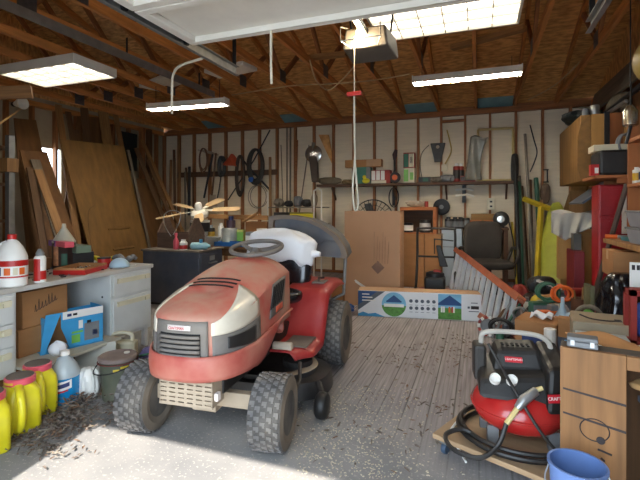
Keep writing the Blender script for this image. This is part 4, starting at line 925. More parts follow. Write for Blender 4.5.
canister('can','red can with black and white top on the wall shelf','can',onS(456.5),.055,.27,m_redl,m_blk,m_w)
canister('can','second red can with white top standing close right of the first','can',onS(460.8,7.8),.05,.27,m_redl,m_dark,m_w)
box_thing('carton','low dark red carton on the shelf under the plastic bag','box',onS(468),(.24,.14,.10),0,m_redl,m_dark)
lump('rag_heap','dusty heap of rags on the left end of the wall shelf','rags',onS(329),(.22,.1,.14),mat('dusty_rag',(120,108,88),.9,var=.25),23)
lump('rag_heap','smaller tan heap on the shelf near the pull cord','rags',onS(347),(.10,.1,.09),mat('tan_rag',(140,118,84),.9,var=.25),24)
# brass frame
a, b_ = atY(478,181,7.80), atY(513,128,7.86); t = thing('brass_frame','thin rectangular brass frame standing on the wall shelf','frame',(a.x,7.80,ZS+.001)); Wf, Hf = b_.x-a.x, b_.z-ZS
m_brass = mat('brass',(232,212,150),.3,.3,var=.1)
for (p,q) in (((0,0,.02),(Wf,0,.02)),((0,0,.02),(0,.05,Hf)),((Wf,0,.02),(Wf,.05,Hf)),((0,.05,Hf),(Wf,.05,Hf))): MB().tube([p,q],.021,4).build('frame_bar',m_brass,t)
# clear plastic bag hanging
t = MB().grid(lambda u,v: Vector(((-.14+.28*u)*(1-.25*math.sin(PI*v))+.10*v**2, .02*math.sin(7*u+5*v)-.03*math.sin(PI*u), .72*v+.03*math.sin(6*u)*(v>.8))),10,14).build('plastic_bag',mat('film',(150,150,140),.25,var=.15,alpha=.75,coat=.3),smooth=80,solid=.004,loc=atY(473,180,7.66)); tag(t,'clear grey plastic bag hanging beside the brass frame','bag')
# dark scoop hung on a stud
p = atY(438,162,7.87); t = thing('scoop','black tapered scoop hanging on a back wall stud','scoop',p); e = MB(); e.M = Matrix(((1,0,0,0),(0,0,1,0),(0,1,0,0),(0,0,0,1)))
e.prism([(-.06,0),(.06,0),(.07,.08),(.13,.33),(-.13,.33),(-.07,.08)],-.05,.0); e.build('blade',m_blk,t,bevel=.01); MB().lathe([(.001,-.06),(.03,-.06),(.03,-.05),(.001,-.05)],12,(0,0,.26),'y').build('hub',m_tan,t)
t = thing('hanging_cable','hanging tan cord ending in a pale plug box','cord',atY(444.5,168,7.87)); MB().cb(-.05,.05,-.04,.0,-.06,.06).build('plug_box',m_cream,t,bevel=.006)
p0 = t.location; MB().tube([p-p0 for p in curve_pts([atY(445,164,7.87),atY(451,152,7.87),atY(450,142,7.87),atY(447,130,7.87)],6)],.012,6).build('cord',mat('ochre_cord',(190,160,80),.6),t,smooth=True)
rod('thin_cord','thin dark wire curling up from the shelf beside the scoop','wire',curve_pts([atY(422,178,7.88),atY(420,165,7.9),atY(422,153,7.9),atY(429,145,7.9)],6),.006,m_dark)
rod('thin_cord','long loose wire hanging at the right of the back wall','wire',curve_pts([atY(530,125,7.992),atY(534,140,7.992),atY(537,152,7.992),atY(534,163,7.992),atY(530,172,7.992)],6),.010,m_dark)
for px,py,nm in ((491,204,'lower'),):
    p = atY(px,py,7.89); t = thing('wall_outlet','cream electrical outlet under the right end of the shelf','outlet',p); MB().cb(-.06,.06,-.02,.01,-.10,.10).build('plate',m_cream,t,bevel=.006)
    for dz in (-.04,.04): MB().cb(-.02,.02,-.024,-.02,dz-.015,dz+.015).build('socket',m_dark,t)
# hook rack, disc, oval hoop, desk fan below shelf
p = atY(464,190,7.86); t = thing('hook_rack','white wire hook rack hanging under the wall shelf','rack',p)
for dz in (.09,0,-.1):
    MB().tube([(-.14,-.02,dz),(.05,-.03,dz+.02),(.16,-.02,dz-.01)],.02,6).build('arm',m_wht,t,smooth=True)
MB().cb(-.03,.03,-.02,.02,-.22,.2).build('back_strip',m_dark,t)
p = atY(441.5,207,7.82); t = thing('grinding_disc','dark round disc hanging right of the orange shelf box','disc',p); MB().lathe([(.001,-.02),(.10,-.025),(.14,-.015),(.145,.0),(.14,.02),(.001,.02)],28,axis='y').build('disc_body',m_dark,t,smooth=True); MB().lathe([(.001,-.03),(.035,-.03),(.04,-.02)],16,axis='y').build('hub',m_grey,t)
p = atY(394,197.5,7.86); t = thing('oval_hoop','black oval wire hoop hanging under the wall shelf','hoop',p); MB().tube([(.088*math.cos(x),-.02,.175*math.sin(x)) for x in [2*PI*i/36 for i in range(36)]],.010,6,closed=True).build('hoop',m_dark,t,smooth=True); MB().cb(-.03,.03,-.03,-.01,-.15,.15).build('centre_bar',m_dark,t,bevel=.01)
p = atY(373,213,7.2); t = thing('floor_fan','round black wire fan standing behind the tall carton','fan',(p.x,7.2,0)); m_wire = mat('black_wire',(30,30,32),.5,.3)
g = MB(); R0 = .36; zc = 1.03
for r_ in (R0,R0*.75,R0*.5,R0*.25): g.tube([(r_*math.cos(x),-.07+.06*(r_/R0)**2,zc+r_*math.sin(x)) for x in [2*PI*i/32 for i in range(32)]],.010 if r_ == R0 else .005,5,closed=True)
for i in range(28): x = 2*PI*i/28; g.tube([(.04*math.cos(x),-.08,zc+.04*math.sin(x)),(R0*math.cos(x),-.01,zc+R0*math.sin(x))],.005,4)
g.build('guard',m_wire,t)
for i in range(4):
    o = MB().prism([(.03,-.03),(.12,-.09),(.30,-.08),(.32,.03),(.14,.06),(.03,.03)],0,.005).build('blade',mat('fan_grey',(64,64,62),.5),t); o.matrix_basis = Matrix.Translation((0,.0,zc)) @ Matrix.Rotation(PI/2,4,'X') @ Matrix.Rotation(i*PI/2+.4,4,'Z') @ Matrix.Rotation(.3,4,'X')
MB().lathe([(.001,-.01),(.08,0),(.09,.12),(.001,.16)],18,(0,0,zc),'y').build('motor',m_dark,t,smooth=True); MB().tube([(0,.08,.03),(0,.08,zc)],.022,8).build('stand',m_dark,t); MB().lathe([(.22,0),(.21,.02),(.03,.04),(.001,.04)],24).build('base',m_dark,t,smooth=True)
# orange-brown shelf box with cans, on top of tall cartons
zb = .985; q0, q1 = atY(401,232,7.0), atY(437,232,7.0)
t = thing('shelf_box','orange brown open shelf box holding paint cans behind the mower','shelf',((q0.x+q1.x)/2,7.05,q0.z-.02)); wx = (q1.x-q0.x)/2; zt = atY(420,207,6.9).z-t.location.z; m_oak = wood('orange_oak',(176,104,56),.3,s=(1.2,14,14))
MB().cb(-wx,wx,-.15,.15,0,.02).build('bottom',m_oak,t); MB().cb(-wx,wx,-.15,.15,zt-.05,zt).build('top',m_oak,t); MB().cb(-wx,-wx+.02,-.15,.15,.02,zt-.05).build('side',m_oak,t); MB().cb(wx-.05,wx,-.15,.15,.02,zt-.05).build('side',m_oak,t); MB().cb(-wx+.02,wx-.05,.13,.15,.02,zt-.05).build('back',m_shelf,t)
zsb = t.location.z+.021; ztb = t.location.z+zt+.001; xb = t.location.x; zh = t.location.z
canister('paint_can','white labelled tin inside the orange shelf box at left','can',(xb-.17,6.98,zsb),.085,.15,m_dark,m_w,None)
canister('paint_can','dark tin with white patch inside the orange shelf box at right','can',(xb+.10,6.98,zsb),.085,.20,m_blk,m_w,None)
lump('rag_heap','small heap of tan rags on top of the orange shelf box','rags',(xb-.05,7.05,ztb),(.16,.1,.10),m_tan,31); canister('can','little red can on top of the orange shelf box','can',(xb+.12,7.0,ztb),.03,.09,m_redl)
for i,(x0,x1,lb) in enumerate(((401,424,'tall plain brown carton under the orange shelf box at left'),(424.5,441,'tall plain carton under the orange shelf box at right'))):
    p, q = atY(x0,260,6.88), atY(x1,260,6.88); o = carton('carton',lb,'box',((p.x+q.x)/2,7.06,0),(q.x-p.x,.34,zh-.002),0,m_card,tape=m_tape)
p, q = atY(441.5,260,7.2), atY(462,260,7.2); o = MB().cb(0,q.x-p.x,0,.5,0,atY(450,229,7.2).z).build('chest',mat('pale_blue_enamel',(176,188,196),.4,var=.06),bevel=.01,loc=(p.x,7.2,0)); tag(o,'pale blue white enamel cabinet behind the push mower','cabinet')
MB().cb(.01,q.x-p.x-.01,-.004,0,.62,.63).build('door_seam',m_grey,o); ztc = atY(450,229,7.2).z
# row of black tins on the cabinet, wooden drawer box, clamp lamp
for i,(px,lb) in enumerate(((448.5,'first dark tin from the left on the pale cabinet'),(455,'second dark tin on the pale cabinet'),(460.5,'third dark tin on the pale cabinet'))):
    canister('tin',lb,'tin',(atY(px,225,7.35).x,7.35,ztc+.001),.06,.16,m_blk,m_grey,m_dark)
p, q = atY(471,226,7.45), atY(495,226,7.45)
st = thing('counter','dark low bench along the back wall behind the office chair','bench',((p.x+q.x)/2+.1,7.6,0)); MB().cb(-.40,.28,-.26,.26,.90,.935).build('top',m_shelf,st)
for x in (-.36,.24): MB().cb(x-.03,x+.03,-.24,.24,0,.90).build('side_panel',m_shelf,st)
zt = .936; p.z = zt
t = thing('drawer_box','wooden drawer box on the low bench under the outlet','box',((p.x+q.x)/2,7.5,zt)); MB().cb(-(q.x-p.x)/2,(q.x-p.x)/2,-.12,.12,0,.22).build('case',wood('ochre_wood',(140,104,52),.3,s=(1.2,14,14)),t,bevel=.004)
for x in (-.11,.11): f = MB().cb(x-.09,x+.09,-.13,-.12,.03,.12).build('drawer',m_oak,t); MB().cb(x-.025,x+.025,-.14,-.13,.065,.085).build('pull',m_brass,f)
canister('tin','dark tin on the low bench left of the wooden drawer box','tin',((p.x)-.09,7.5,zt),.07,.15,m_blk,m_grey)
p = atY(501,220,7.35); t = thing('work_light','round black work light with a bright silver lens','lamp',(p.x,7.42,zt)); MB().lathe([(.001,-.08),(.05,-.085),(.115,-.06),(.125,-.03),(.10,.06),(.001,.08)],24,(0,0,.135),'y').build('shade',m_blk,t,smooth=True); MB().lathe([(.001,-.09),(.055,-.088),(.06,-.082)],18,(0,0,.135),'y').build('lens',mat('silver_lens',(210,210,205),.15,.6),t,smooth=True); MB().cb(-.05,.05,-.04,.04,0,.03).build('foot',m_dark,t)
rod('thin_cord','black cord hanging from the round work light','wire',curve_pts([(p.x+.11,7.36,zt+.12),(p.x+.17,7.28,.75),(p.x+.2,7.25,.4),(p.x+.2,7.25,.02)],6),.010,m_dark)
# ---- left half of the back wall: rail with hung tools
a, b_ = atY(178,163,7.90), atY(277,157,7.90)
plank('tool_rail','dark wooden rail nailed across the back studs for hanging tools','rail',(a.x,7.89,1.98),(b_.x,7.89,1.98),.11,.03,(0,-1,0),m_shelf)
def hang(name,label,cat,m,pts,r,n=8): return rod(name,label,cat,[atY(*p) for p in pts],r,m,n=n)
Yh = 7.82
t = thing('pickaxe','old pickaxe hanging from the tool rail','tool',atY(208,151,Yh)); o0 = t.location
MB().tube([p-o0 for p in curve_pts([atY(198,150,Yh),atY(208,152,Yh),atY(218,155,Yh)],6)],[.012]*4+[.03]*5+[.02]*4,8).build('head',m_tan,t,smooth=True); MB().tube([atY(213,153,Yh)-o0,atY(204,198,Yh)-o0],.022,8).build('handle',m_dark,t,smooth=True)
def coil(name,label,cat,px,py,rx,rz_,m,r=.012,turns=4,seed=1,Y=7.80,tail=None):
    rr = random.Random(seed); c0 = atY(px,py,Y); b = MB()
    for k in range(turns):
        ex, ez = rr.uniform(.85,1.1), rr.uniform(.9,1.08); dx, dy = rr.uniform(-.02,.02), rr.uniform(-.03,.03)
        b.tube([(rx*ex*math.cos(x)+dx, dy, rz_*ez*math.sin(x)+rz_*(1-ez)) for x in [2*PI*i/24 for i in range(24)]],r,6,closed=True)
    if tail: b.tube([atY(*p)-c0 for p in tail],r*.8,6)
    o = b.build(name,m,smooth=True,loc=c0); return tag(o,label,cat)
coil('rope_coil','tan leather strap coil hanging under the pickaxe','strap',203,160,.11,.25,mat('strap_tan',(120,80,50),.7,var=.2),.013,3,1,7.79)
coil('cable_coil','small black cable coil hanging left of the orange hat','cable',222,166,.06,.20,m_blk,.016,4,2,7.79,tail=[(221,176,7.79),(219,190,7.82),(217,200,7.82)])
coil('chain_loop','long dark chain hanging in loops right of the orange hat','chain',240,176,.09,.42,mat('rusty_chain',(70,54,42),.7,.2,var=.3),.020,4,3,7.78)
coil('hose_coil','thick coil of dark hose hung on the tool rail','hose',255.5,166,.17,.34,mat('dark_hose',(54,50,44),.7,var=.25),.024,6,4,7.76)
coil('wire_loop','thin loose wire loop hanging below the hose coil','wire',258,196,.20,.22,m_grl,.008,2,5,7.80)
t = thing('orange_cone_hat','orange cone hanging sideways on the tool rail','cone',atY(234,160,7.72)); o = MB().lathe([(.14,0),(.13,.02),(.11,.05),(.02,.26),(.001,.265)],20).build('cone',mat('dull_orange',(206,84,50),.6,var=.1),t,smooth=True); o.rotation_euler = (0,-1.9,0)
lump('blue_clip','small bright blue plastic piece hanging on the hose coil','clip',atY(251,182,7.70),(.05,.03,.10),mat('clip_blue',(40,100,190),.4),41)
t = thing('shovel','rusty shovel standing against the back wall below the rail','shovel',atY(212,205,7.7)); MB().grid(lambda u,v: Vector((.13*(2*u-1)*(.6+.4*math.sin(PI*min(1,v+.25))), .03*(2*u-1)**2, -.2+.42*v)),8,8).build('blade',m_tan,t,smooth=True,solid=.006); MB().tube([(0,0,.2),(.03,.1,1.1)],.02,8).build('handle',m_lumd,t)
hang('axe_handle','dark long handle leaning left below the tool rail','handle',m_lumd,[(190,205,7.6),(186,168,7.88)],.025)
hang('garden_stake','dark iron bar leaning behind the bench at left','bar',m_dark,[(189,215,7.2),(189.5,167,7.5)],.03)
hang('crowbar','long dark bar slanting up across the studs','bar',m_dark,[(228,200,7.8),(254,160,7.86),(270,130,7.88)],.014)
hang('bow_handle','dark pole slanting down right from the orange cone','pole',m_dark,[(241,158,7.853),(253,172,7.853),(270,190,7.853)],.022)
# poles standing in the middle-left of the back wall
for i,(x0,x1,yt,mm,r,lb) in enumerate([(285,281,145,m_grl,.010,'thin grey rod leaning leftmost of the pole bunch'),(287,287,128,m_grl,.016,'long pale pole standing second in the pole bunch'),(290,290.5,127,m_grl,.018,'long grey pole standing third in the pole bunch'),(293,297,140,m_studx,.025,'brown wooden pole fourth in the pole bunch'),(291,309,145,m_grl,.012,'slanting thin rod with a bent top in the pole bunch')]):
    p = atY(x0,212,7.56+.06*i); p.z = .003; q = atY(x1,yt,7.74+.035*i); rod('pole',lb,'pole',[p,q],r,mm)
plank('stud_board','loose upright plank standing by the hose coil','board',Vector((atY(271,280,7.72).x,7.72,.003)),atY(270,157,7.86),.05,.03,(0,-1,0),m_lum)
# weed trimmer with shiny head hung high, plywood brace
t = thing('string_trimmer','grey machine with shiny round head hanging on the back wall','trimmer',atY(313.5,154,7.80)); MB().lathe([(.001,-.05),(.05,-.06),(.17,-.02),(.175,.01),(.12,.03),(.001,.04)],24,axis='y').build('disc_guard',mat('bright_metal',(190,190,186),.2,.8),t,smooth=True); MB().tube([(0,-.02,.02),(0,0,.22)],.035,10).build('neck',m_grl,t,smooth=True); MB().hexa([(-.02,-.06,-.55),(.11,-.06,-.55),(.11,.05,-.55),(-.02,.05,-.55),(-.09,-.05,-.04),(.08,-.05,-.04),(.08,.05,-.04),(-.09,.05,-.04)]).build('body',mat('umber_case',(78,62,50),.6,var=.15),t,bevel=.02)
e = MB(); e.M = Matrix(((1,0,0,0),(0,0,1,0),(0,1,0,0),(0,0,0,1))); A = [atY(*p,7.89) for p in ((319,135),(329,135),(332,152),(332,163))]; o0 = A[0]
e.prism([(p.x-o0.x,p.z-o0.z) for p in A],-.03,0); tag(e.build('brace','' or m_osb,loc=o0),'triangular plywood brace on a stud above the left shelf end','brace')
# wire shelving behind the seat
t = thing('wire_shelf','white tubular shelf unit full of odds and ends behind the tractor','shelf',(atY(300,240,7.3).x,7.28,0)); 
for x in (-.55,.36,.50):
    MB().tube([(x,-.2,0),(x,-.2,1.55)],.015,8).build('post',m_wht,t)
for z in (.45,.95,1.25): MB().cb(-.56,.51,-.2,.2,z,z+.02).build('shelf_board',m_grl,t)
MB().tube([(.36,-.2,1.55),(.43,-.2,1.60),(.50,-.2,1.55)],.015,8).build('top_bar',m_wht,t)
tx = t.location.x
box_thing('toolbox','olive and orange toolbox on the tubular shelf','box',(tx+.08,7.25,.971),(.46,.16,.2),0,mat('olive_yellow',(150,140,50),.6),m_yel)
box_thing('toolbox','black case on the tubular shelf beside the olive toolbox','box',(tx-.32,7.25,.971),(.30,.16,.2),0,m_blk)

for i,(dx,r_,h_,mm,lb) in enumerate([(-.42,.09,.16,m_grl,'tan heap of small parts at the left top of the tubular shelf'),(-.22,.07,.12,m_dark,'dark heap of parts second from the left on the tubular shelf'),(-.04,.08,.20,m_grey,'grey heap of parts in the middle top of the tubular shelf'),(.14,.10,.14,m_blk,'black heap of parts at the right top of the tubular shelf'),(.28,.05,.24,m_tan,'small upright tan lump beside the tubular shelf post')]): lump('parts_heap',lb,'parts',(tx+dx,7.3,1.271),(r_,.10,h_),mm,200+i)
for i,(dx,r_,h_,mm,lb) in enumerate([(-.40,.05,.2,m_w,'white tin on the lower board of the tubular shelf'),(-.15,.06,.18,m_grn,'green tin on the lower board of the tubular shelf'),(.10,.05,.22,m_ora,'orange tin on the lower board of the tubular shelf')]): canister('tin',lb,'tin',(tx+dx,7.25,.471),r_,h_,mm,None,m_grey)
for i,(x0,x1,yb,yt,Yb,mm,r,lb) in enumerate([(176,174,232,150,7.5,m_lumd,.028,'dark pole leftmost of the sticks in the back left corner'),(181,179,232,140,7.45,m_lum,.022,'tan pole second of the sticks in the back left corner'),(186,185,232,172,7.5,m_grl,.020,'grey stick third of the sticks in the back left corner'),(194,193,232,175,7.4,m_lumd,.018,'thin dark stick near the pickaxe handle'),(169,171,236,160,7.3,m_lum,.03,'stout tan pole right in the back left corner')]):
    p = atY(x0,yb,7.1+.12*i); p.z = .003; rod('pole',lb,'pole',[p,atY(x1,yt,7.64+.05*i)],r,mm)

# items at floor by the tall carton
box_thing('lawn_seed_bag','green and white bag standing left of the tall carton','bag',atZ(343,300,0)+Vector((0,.9,0)),(.36,.2,1.12),.2,m_grn,m_w)
# things stuck in the back right corner: poles, pipes and yellow bars
for i,(x0,y0,x1,yt,mm,r,lb) in enumerate([(520,278,515,156,m_dark,.030,'dark pole leaning at the left of the corner bunch'),(523,278,519,182,m_grn,.028,'dark green pole in the corner bunch'),(526,280,519.5,176,m_grl,.022,'weathered pole in the corner bunch'),(534,276,525,134,mat('pipe_grey',(140,132,118),.4,.4),.022,'tall grey steel pipe rising highest in the corner bunch'),(532,270,530,180,m_lumd,.03,'brown stake right of the tall grey pipe'),(543,262,536,178,m_grn,.035,'short dark green post by the stud'),(529,280,522,186,m_lumd,.02,'thin brown stake between the pole and the pipe'),(549,275,541,200,m_cardp,.03,'pale wooden stake right of the yellow bar')]):
    p = atY(x0,y0,6.95+.08*i); p.z = .003; q = atY(x1,yt,7.58+.035*i); rod('pole',lb,'pole',[p,q],r,mm)
m_yb = mat('mustard_paint',(190,164,40),.5,var=.12)
p = atY(536,285,6.7); p.z = .003; t = thing('yellow_tee','mustard yellow tee shaped bar leaning in the back right corner','bar',(0,0,0)); MB().tube([p,atY(541,205,7.2)],.04,4).build('upright',m_yb,t); MB().tube([atY(523,198.5,7.17),atY(550,209,7.2)],.04,4).build('crossbar',m_yb,t)
p = atY(517.5,290,7.2); p.z = .003; rod('yellow_stake','thin yellow stake at the left edge of the corner bunch','stake',[p,atY(512,222,7.5)],.02,m_yb)
coil('dark_clip','dark hanging bundle on the stud above the corner poles','bundle',514.5,168,.022,.22,m_dark,.025,3,8,7.78)
t = thing('wall_bracket','small dark iron bracket on a stud at the right','bracket',atY(545,176,7.88)); MB().tube([(-.03,-.02,.10),(.05,-.03,.10)],.012,6).tube([(-.03,-.02,-.10),(.05,-.03,-.10)],.012,6).tube([(.03,-.03,-.10),(.03,-.03,.10)],.012,6).build('iron',m_dark,t)
lump('glove','brown work glove hanging on the stud below the iron bracket','glove',atY(545.5,204,7.83),(.07,.03,.34),mat('glove_brown',(108,86,68),.8,var=.2),61)
# yellow-green padded board leaning
b = MB(); A0, A1 = atZ(551,296,.003), atY(556,203,7.3); A0 = Vector((atY(552,285,6.3).x,6.3,.003)); M,L = frame(A0, A1, (-.5,-1,0))
def pad(u, v):
    a = 2*PI*u; k = (math.sin(PI*min(1,max(0,v*.98+.01))))**.35; return Vector((.17*k*math.copysign(abs(math.cos(a))**.6,math.cos(a)), .05*k*math.copysign(abs(math.sin(a))**.6,math.sin(a)), L*v))
o = b.grid(pad, 24, 20).build('padded_board', mat('yellow_green_vinyl',(164,168,62),.45,var=.1), smooth=True); o.matrix_world = M; tag(o,'long yellow green padded board leaning in the right corner','board')
# ============================================================ MIDDLE: CARTONS, CANOPY BOX, MOWER, CHAIR, LADDER
m_kraft = mat('tall_carton', (192,150,116), .8, var=.07, scale=2)
t = carton('tall_carton','big tall upright cardboard box behind the canopy box','box',(-1.27,5.50,0),(.72,.30,1.21),0,m_kraft,tape=m_tape)
for i in range(6): MB().tube([(.03+.035*i,-.151,.55),(.035+.035*i+.01*(i%2),-.151,.95-.06*(i%3))],.004,4).build('print_mark',mat('faint_print',(168,130,102),.8),t)
e = MB(); e.M = Matrix.Translation((.08,-.1505,.50)) @ Matrix.Rotation(PI/4,4,'Y'); e.cb(-.06,.06,-.001,.0,-.06,.06); e.build('print_mark',mat('faint_print2',(140,110,96),.8),t)
MB().grid(lambda u,v: Vector((-.22+.22*u+.03*math.sin(9*v), -.153-.004*math.sin(8*u), .16+.14*(1-u)+.03*v)),6,3).build('torn_label',m_w,t,solid=.002)
carton('carton','brown carton beside the tall upright box, low on the floor','box',(-1.72,5.45,0),(.15,.3,.30),0,m_card)
lump('tarp','blue plastic tarp corner on the floor beside the rear tyre','tarp',(-1.55,4.98,.0),(.16,.10,.10),mat('tarp_blue',(48,92,160),.5,var=.2),71)
# canopy box
L0, R0_ = atZ(358,315.5,0), atZ(481.5,321.5,0); rz = math.atan2(R0_.y-L0.y,R0_.x-L0.x); Wc = (R0_-L0).length; Hc = .295; Dc = .24
t = thing('canopy_carton','long white printed carton with a blue canopy picture','box',(L0.x,L0.y,0),rz)
MB().cb(0,Wc,0,Dc,0,Hc).build('box_body',mat('white_card',(224,226,228),.5,var=.03),t,bevel=.004)
MB().cb(.003,Wc-.003,.003,Dc-.003,Hc,Hc+.001).build('kraft_top',m_cardp,t)
def cpr(u0,u1,v0,v1,m,name='print',lay=1): return MB().cb(Wc*u0*.875,Wc*u1*.875,-.0008*lay-.0006,-.0008*lay,Hc*v0,Hc*v1).build(name,m,t)
def cpoly(pts,m,lay=1,sc=True):
    e = MB(); e.M = Matrix(((1,0,0,0),(0,0,1,0),(0,1,0,0),(0,0,0,1))); e.prism([(Wc*u*(.875 if sc else 1),Hc*v) for u,v in pts],-.0008*lay-.0006,-.0008*lay); return e.build('print',m,t)
m_pnavy = mat('canopy_navy',(30,74,128),.5,var=.08); m_pgrey = mat('print_grey',(84,92,104),.5,var=.05); m_sky = mat('print_sky',(126,190,224),.5,var=.15); m_lawn = mat('print_lawn',(92,152,64),.6,var=.25,scale=30)
cpoly([(.0,.35),(.22,.99),(.0,.99)],m_pnavy,1); cpoly([(0,.22),(0,.42),(.19,.99),(.26,.99)],m_pgrey,2); cpoly([(0,.0),(.26,.0),(.17,.14),(.10,.10),(.05,.17),(0,.08)],mat('print_cyan',(60,150,200),.5,var=.1),1)
def disc(cx,cz,r,m,lay,a0=0,a1=2*PI,n=28): return cpoly([(cx*.875+r*math.cos(a0+(a1-a0)*i/n)/Wc, cz+r*math.sin(a0+(a1-a0)*i/n)/Hc) for i in range(n+1 if a1-a0 < 6 else n)],m,lay,False)
disc(.345,.50,.138,m_sky,2); disc(.345,.50,.138,m_lawn,3,PI+.1,2*PI-.1); cpr(.25,.44,.40,.52,m_w,lay=4); cpoly([(.345,.86),(.42,.62),(.415,.58),(.275,.58),(.27,.62)],m_pnavy,5)
for j in range(2):
    for i in range(5): disc(.505+.053*i,.66-.27*j,.020,m_pgrey,2,n=12); cpr(.49+.053*i,.52+.053*i,.50-.27*j,.515-.27*j,m_pgrey,lay=2)
cpr(.755,.975-.01,.02,.97,m_sky,lay=2)
cpr(.755,.965,.02,.45,m_lawn,lay=3); cpoly([(.755,.62),(.86,.93),(.965,.62),(.965,.55),(.755,.55)],m_pnavy,4)
for (u,m) in ((.78,m_w),(.80,m_w),(.85,m_ora),(.875,m_redp),(.89,m_w)): cpr(u,u+.016,.28,.50,m,lay=5)
# the blank end panel with its dark pill of lettering
o2 = t
MB().cb(Wc-.02,Wc,-.003,-.002,.0,.10).build('print',m_navy,t)
cpr(.30,.62,1.0,1.003,m_ink,lay=1)
cpr(1.05,1.12,.44,.56,m_ink,lay=1); cpr(1.02,1.04,.46,.54,m_pgrey,lay=1); cpr(1.05,1.11,.66,.69,m_pgrey,lay=1); cpr(1.03,1.12,.34,.37,m_pgrey,lay=1)
for i in range(3): cpr(.04,.17-.03*i,.60+.12*i-.0,.64+.12*i,m_w,lay=3)
# push mower / tiller
mw = thing('push_mower','red and black push mower with a folded black handle frame','mower',(-.53,5.80,0),.05); wm = .25
def mp(px,py,Y=5.85): q = atY(px,py,Y); return q-mw.location
MB().tube(curve_pts([(-wm,.05,.20),(-wm,.30,.55),(-wm,.32,.92),(-wm+.05,.32,.965),(wm-.05,.32,.965),(wm,.32,.92),(wm,.30,.55),(wm,.05,.20)],5),.017,8).build('handle_frame',m_blk,mw,smooth=True)
MB().tube([(-wm,.30,.58),(wm,.30,.58)],.013,8).build('cross_bar',m_blk,mw)
MB().tube(curve_pts([(-.02,.31,.62),(-.02,.30,.80),(.0,.31,.82),(wm-.02,.33,.80)],5),.008,6).build('control_cable',m_blk,mw)
MB().lathe([(.26,.10),(.25,.17),(.19,.19),(.001,.19)],24,sx=1.05).build('mower_deck',mat('mower_red',(150,40,36),.5,var=.2,dust=.3),mw,smooth=True)
MB().cb(-.13,.13,-.14,.12,.19,.36).build('engine',m_blk,mw,bevel=.03); MB().lathe([(.12,.36),(.115,.40),(.07,.42),(.001,.42)],20).build('engine_cover',m_dark,mw,smooth=True); MB().cb(-.02,.08,-.05,.05,.41,.44).build('fuel_cap',m_redl,mw,bevel=.008)
for x in (-.27,.27):
    for y in (-.22,.22): MB().lathe([(.001,-.02),(.07,-.02),(.085,-.012),(.085,.012),(.07,.02),(.001,.02)],20,(x,y,.085),'x').build('wheel',m_blk,mw,smooth=True)
MB().hexa([(.05,.26,.45),(.16,.26,.45),(.16,.32,.45),(.05,.32,.45),(.0,.26,.74),(.06,.26,.74),(.06,.32,.74),(.0,.32,.74)]).build('chute_bag',m_blk,mw,bevel=.01)
# office chair
m_chair = mat('dark_olive_fabric',(58,52,46),.85,var=.15); cx = atY(482,250,6.7)
ch = thing('office_chair','dark brown office chair with armrests near the back wall','chair',(cx.x+.03,6.72,0),.25)
o = cushion(.27,.06,.30,4).build('backrest',m_chair,ch,smooth=60); o.location = (-.02,.0,.76)
o = cushion(.29,.28,.06,4).build('seat',m_chair,ch,smooth=60); o.location = (.0,-.28,.47)
for s in (-1,1):
    MB().tube(curve_pts([(s*.30,-.05,.46),(s*.36,-.05,.62),(s*.36,-.12,.68),(s*.36,-.34,.68),(s*.35,-.38,.60),(s*.30,-.35,.46)],5),.022,8).build('armrest',m_chair,ch,smooth=True)
MB().tube([(0,-.25,.09),(0,-.25,.42)],.03,10).build('column',m_dark,ch)
for i in range(5): a = 2*PI*i/5; f = MB().tube([(0,-.25,.10),(.28*math.cos(a),-.25+.28*math.sin(a),.075)],[.03,.018],8).build('base_leg',m_dark,ch); MB().ball((.28*math.cos(a),-.25+.28*math.sin(a),.03),.029).build('caster',m_blk,f,smooth=True)
# aluminium ladder with orange rails, lying on its edge
m_rail = mat('orange_fibreglass',(186,104,74),.5,var=.15,dust=.15); m_rung = mat('rung_aluminium',(216,220,220),.4,.1,var=.08)
T0, T1 = atY(457,250,6.1), atY(521,300,4.45)
G0, G1 = Vector((T0.x-.12,T0.y-.05,.06)), Vector((T1.x-.06,T1.y-.02,.05))
ld = thing('ladder','aluminium step ladder with orange rails lying on its side','ladder',G0); og = G0.copy()
def rail(a,b,nm):
    M,L = frame(a,b,(-.9,-.3,.5)); o = MB().cb(-.012,.012,-.045,.045,0,L).cb(-.03,.03,-.045,-.038,0,L).cb(-.03,.03,.038,.045,0,L).build(nm,m_rail,ld); o.matrix_basis = Matrix.Translation(-og) @ M
rail(T0,T1,'rail'); rail(G0,G1,'rail')
for i in range(12):
    f = (i+.4)/12.2; a = T0.lerp(T1,f); b_ = G0.lerp(G1,f); M,L = frame(b_,a,(T1-T0)); o = MB().cb(-.022,.022,-.02,.02,.0,L).build('rung',m_rung,ld,bevel=.004); o.matrix_basis = Matrix.Translation(-og) @ M
# ============================================================ RIGHT WALL
Xw = XR-.10
m_cab = wood('cabinet_ply',(178,132,70),.25,s=(6,6,.8)); m_cab2 = wood('cabinet_ply_orange',(170,104,56),.3,s=(6,6,.8))
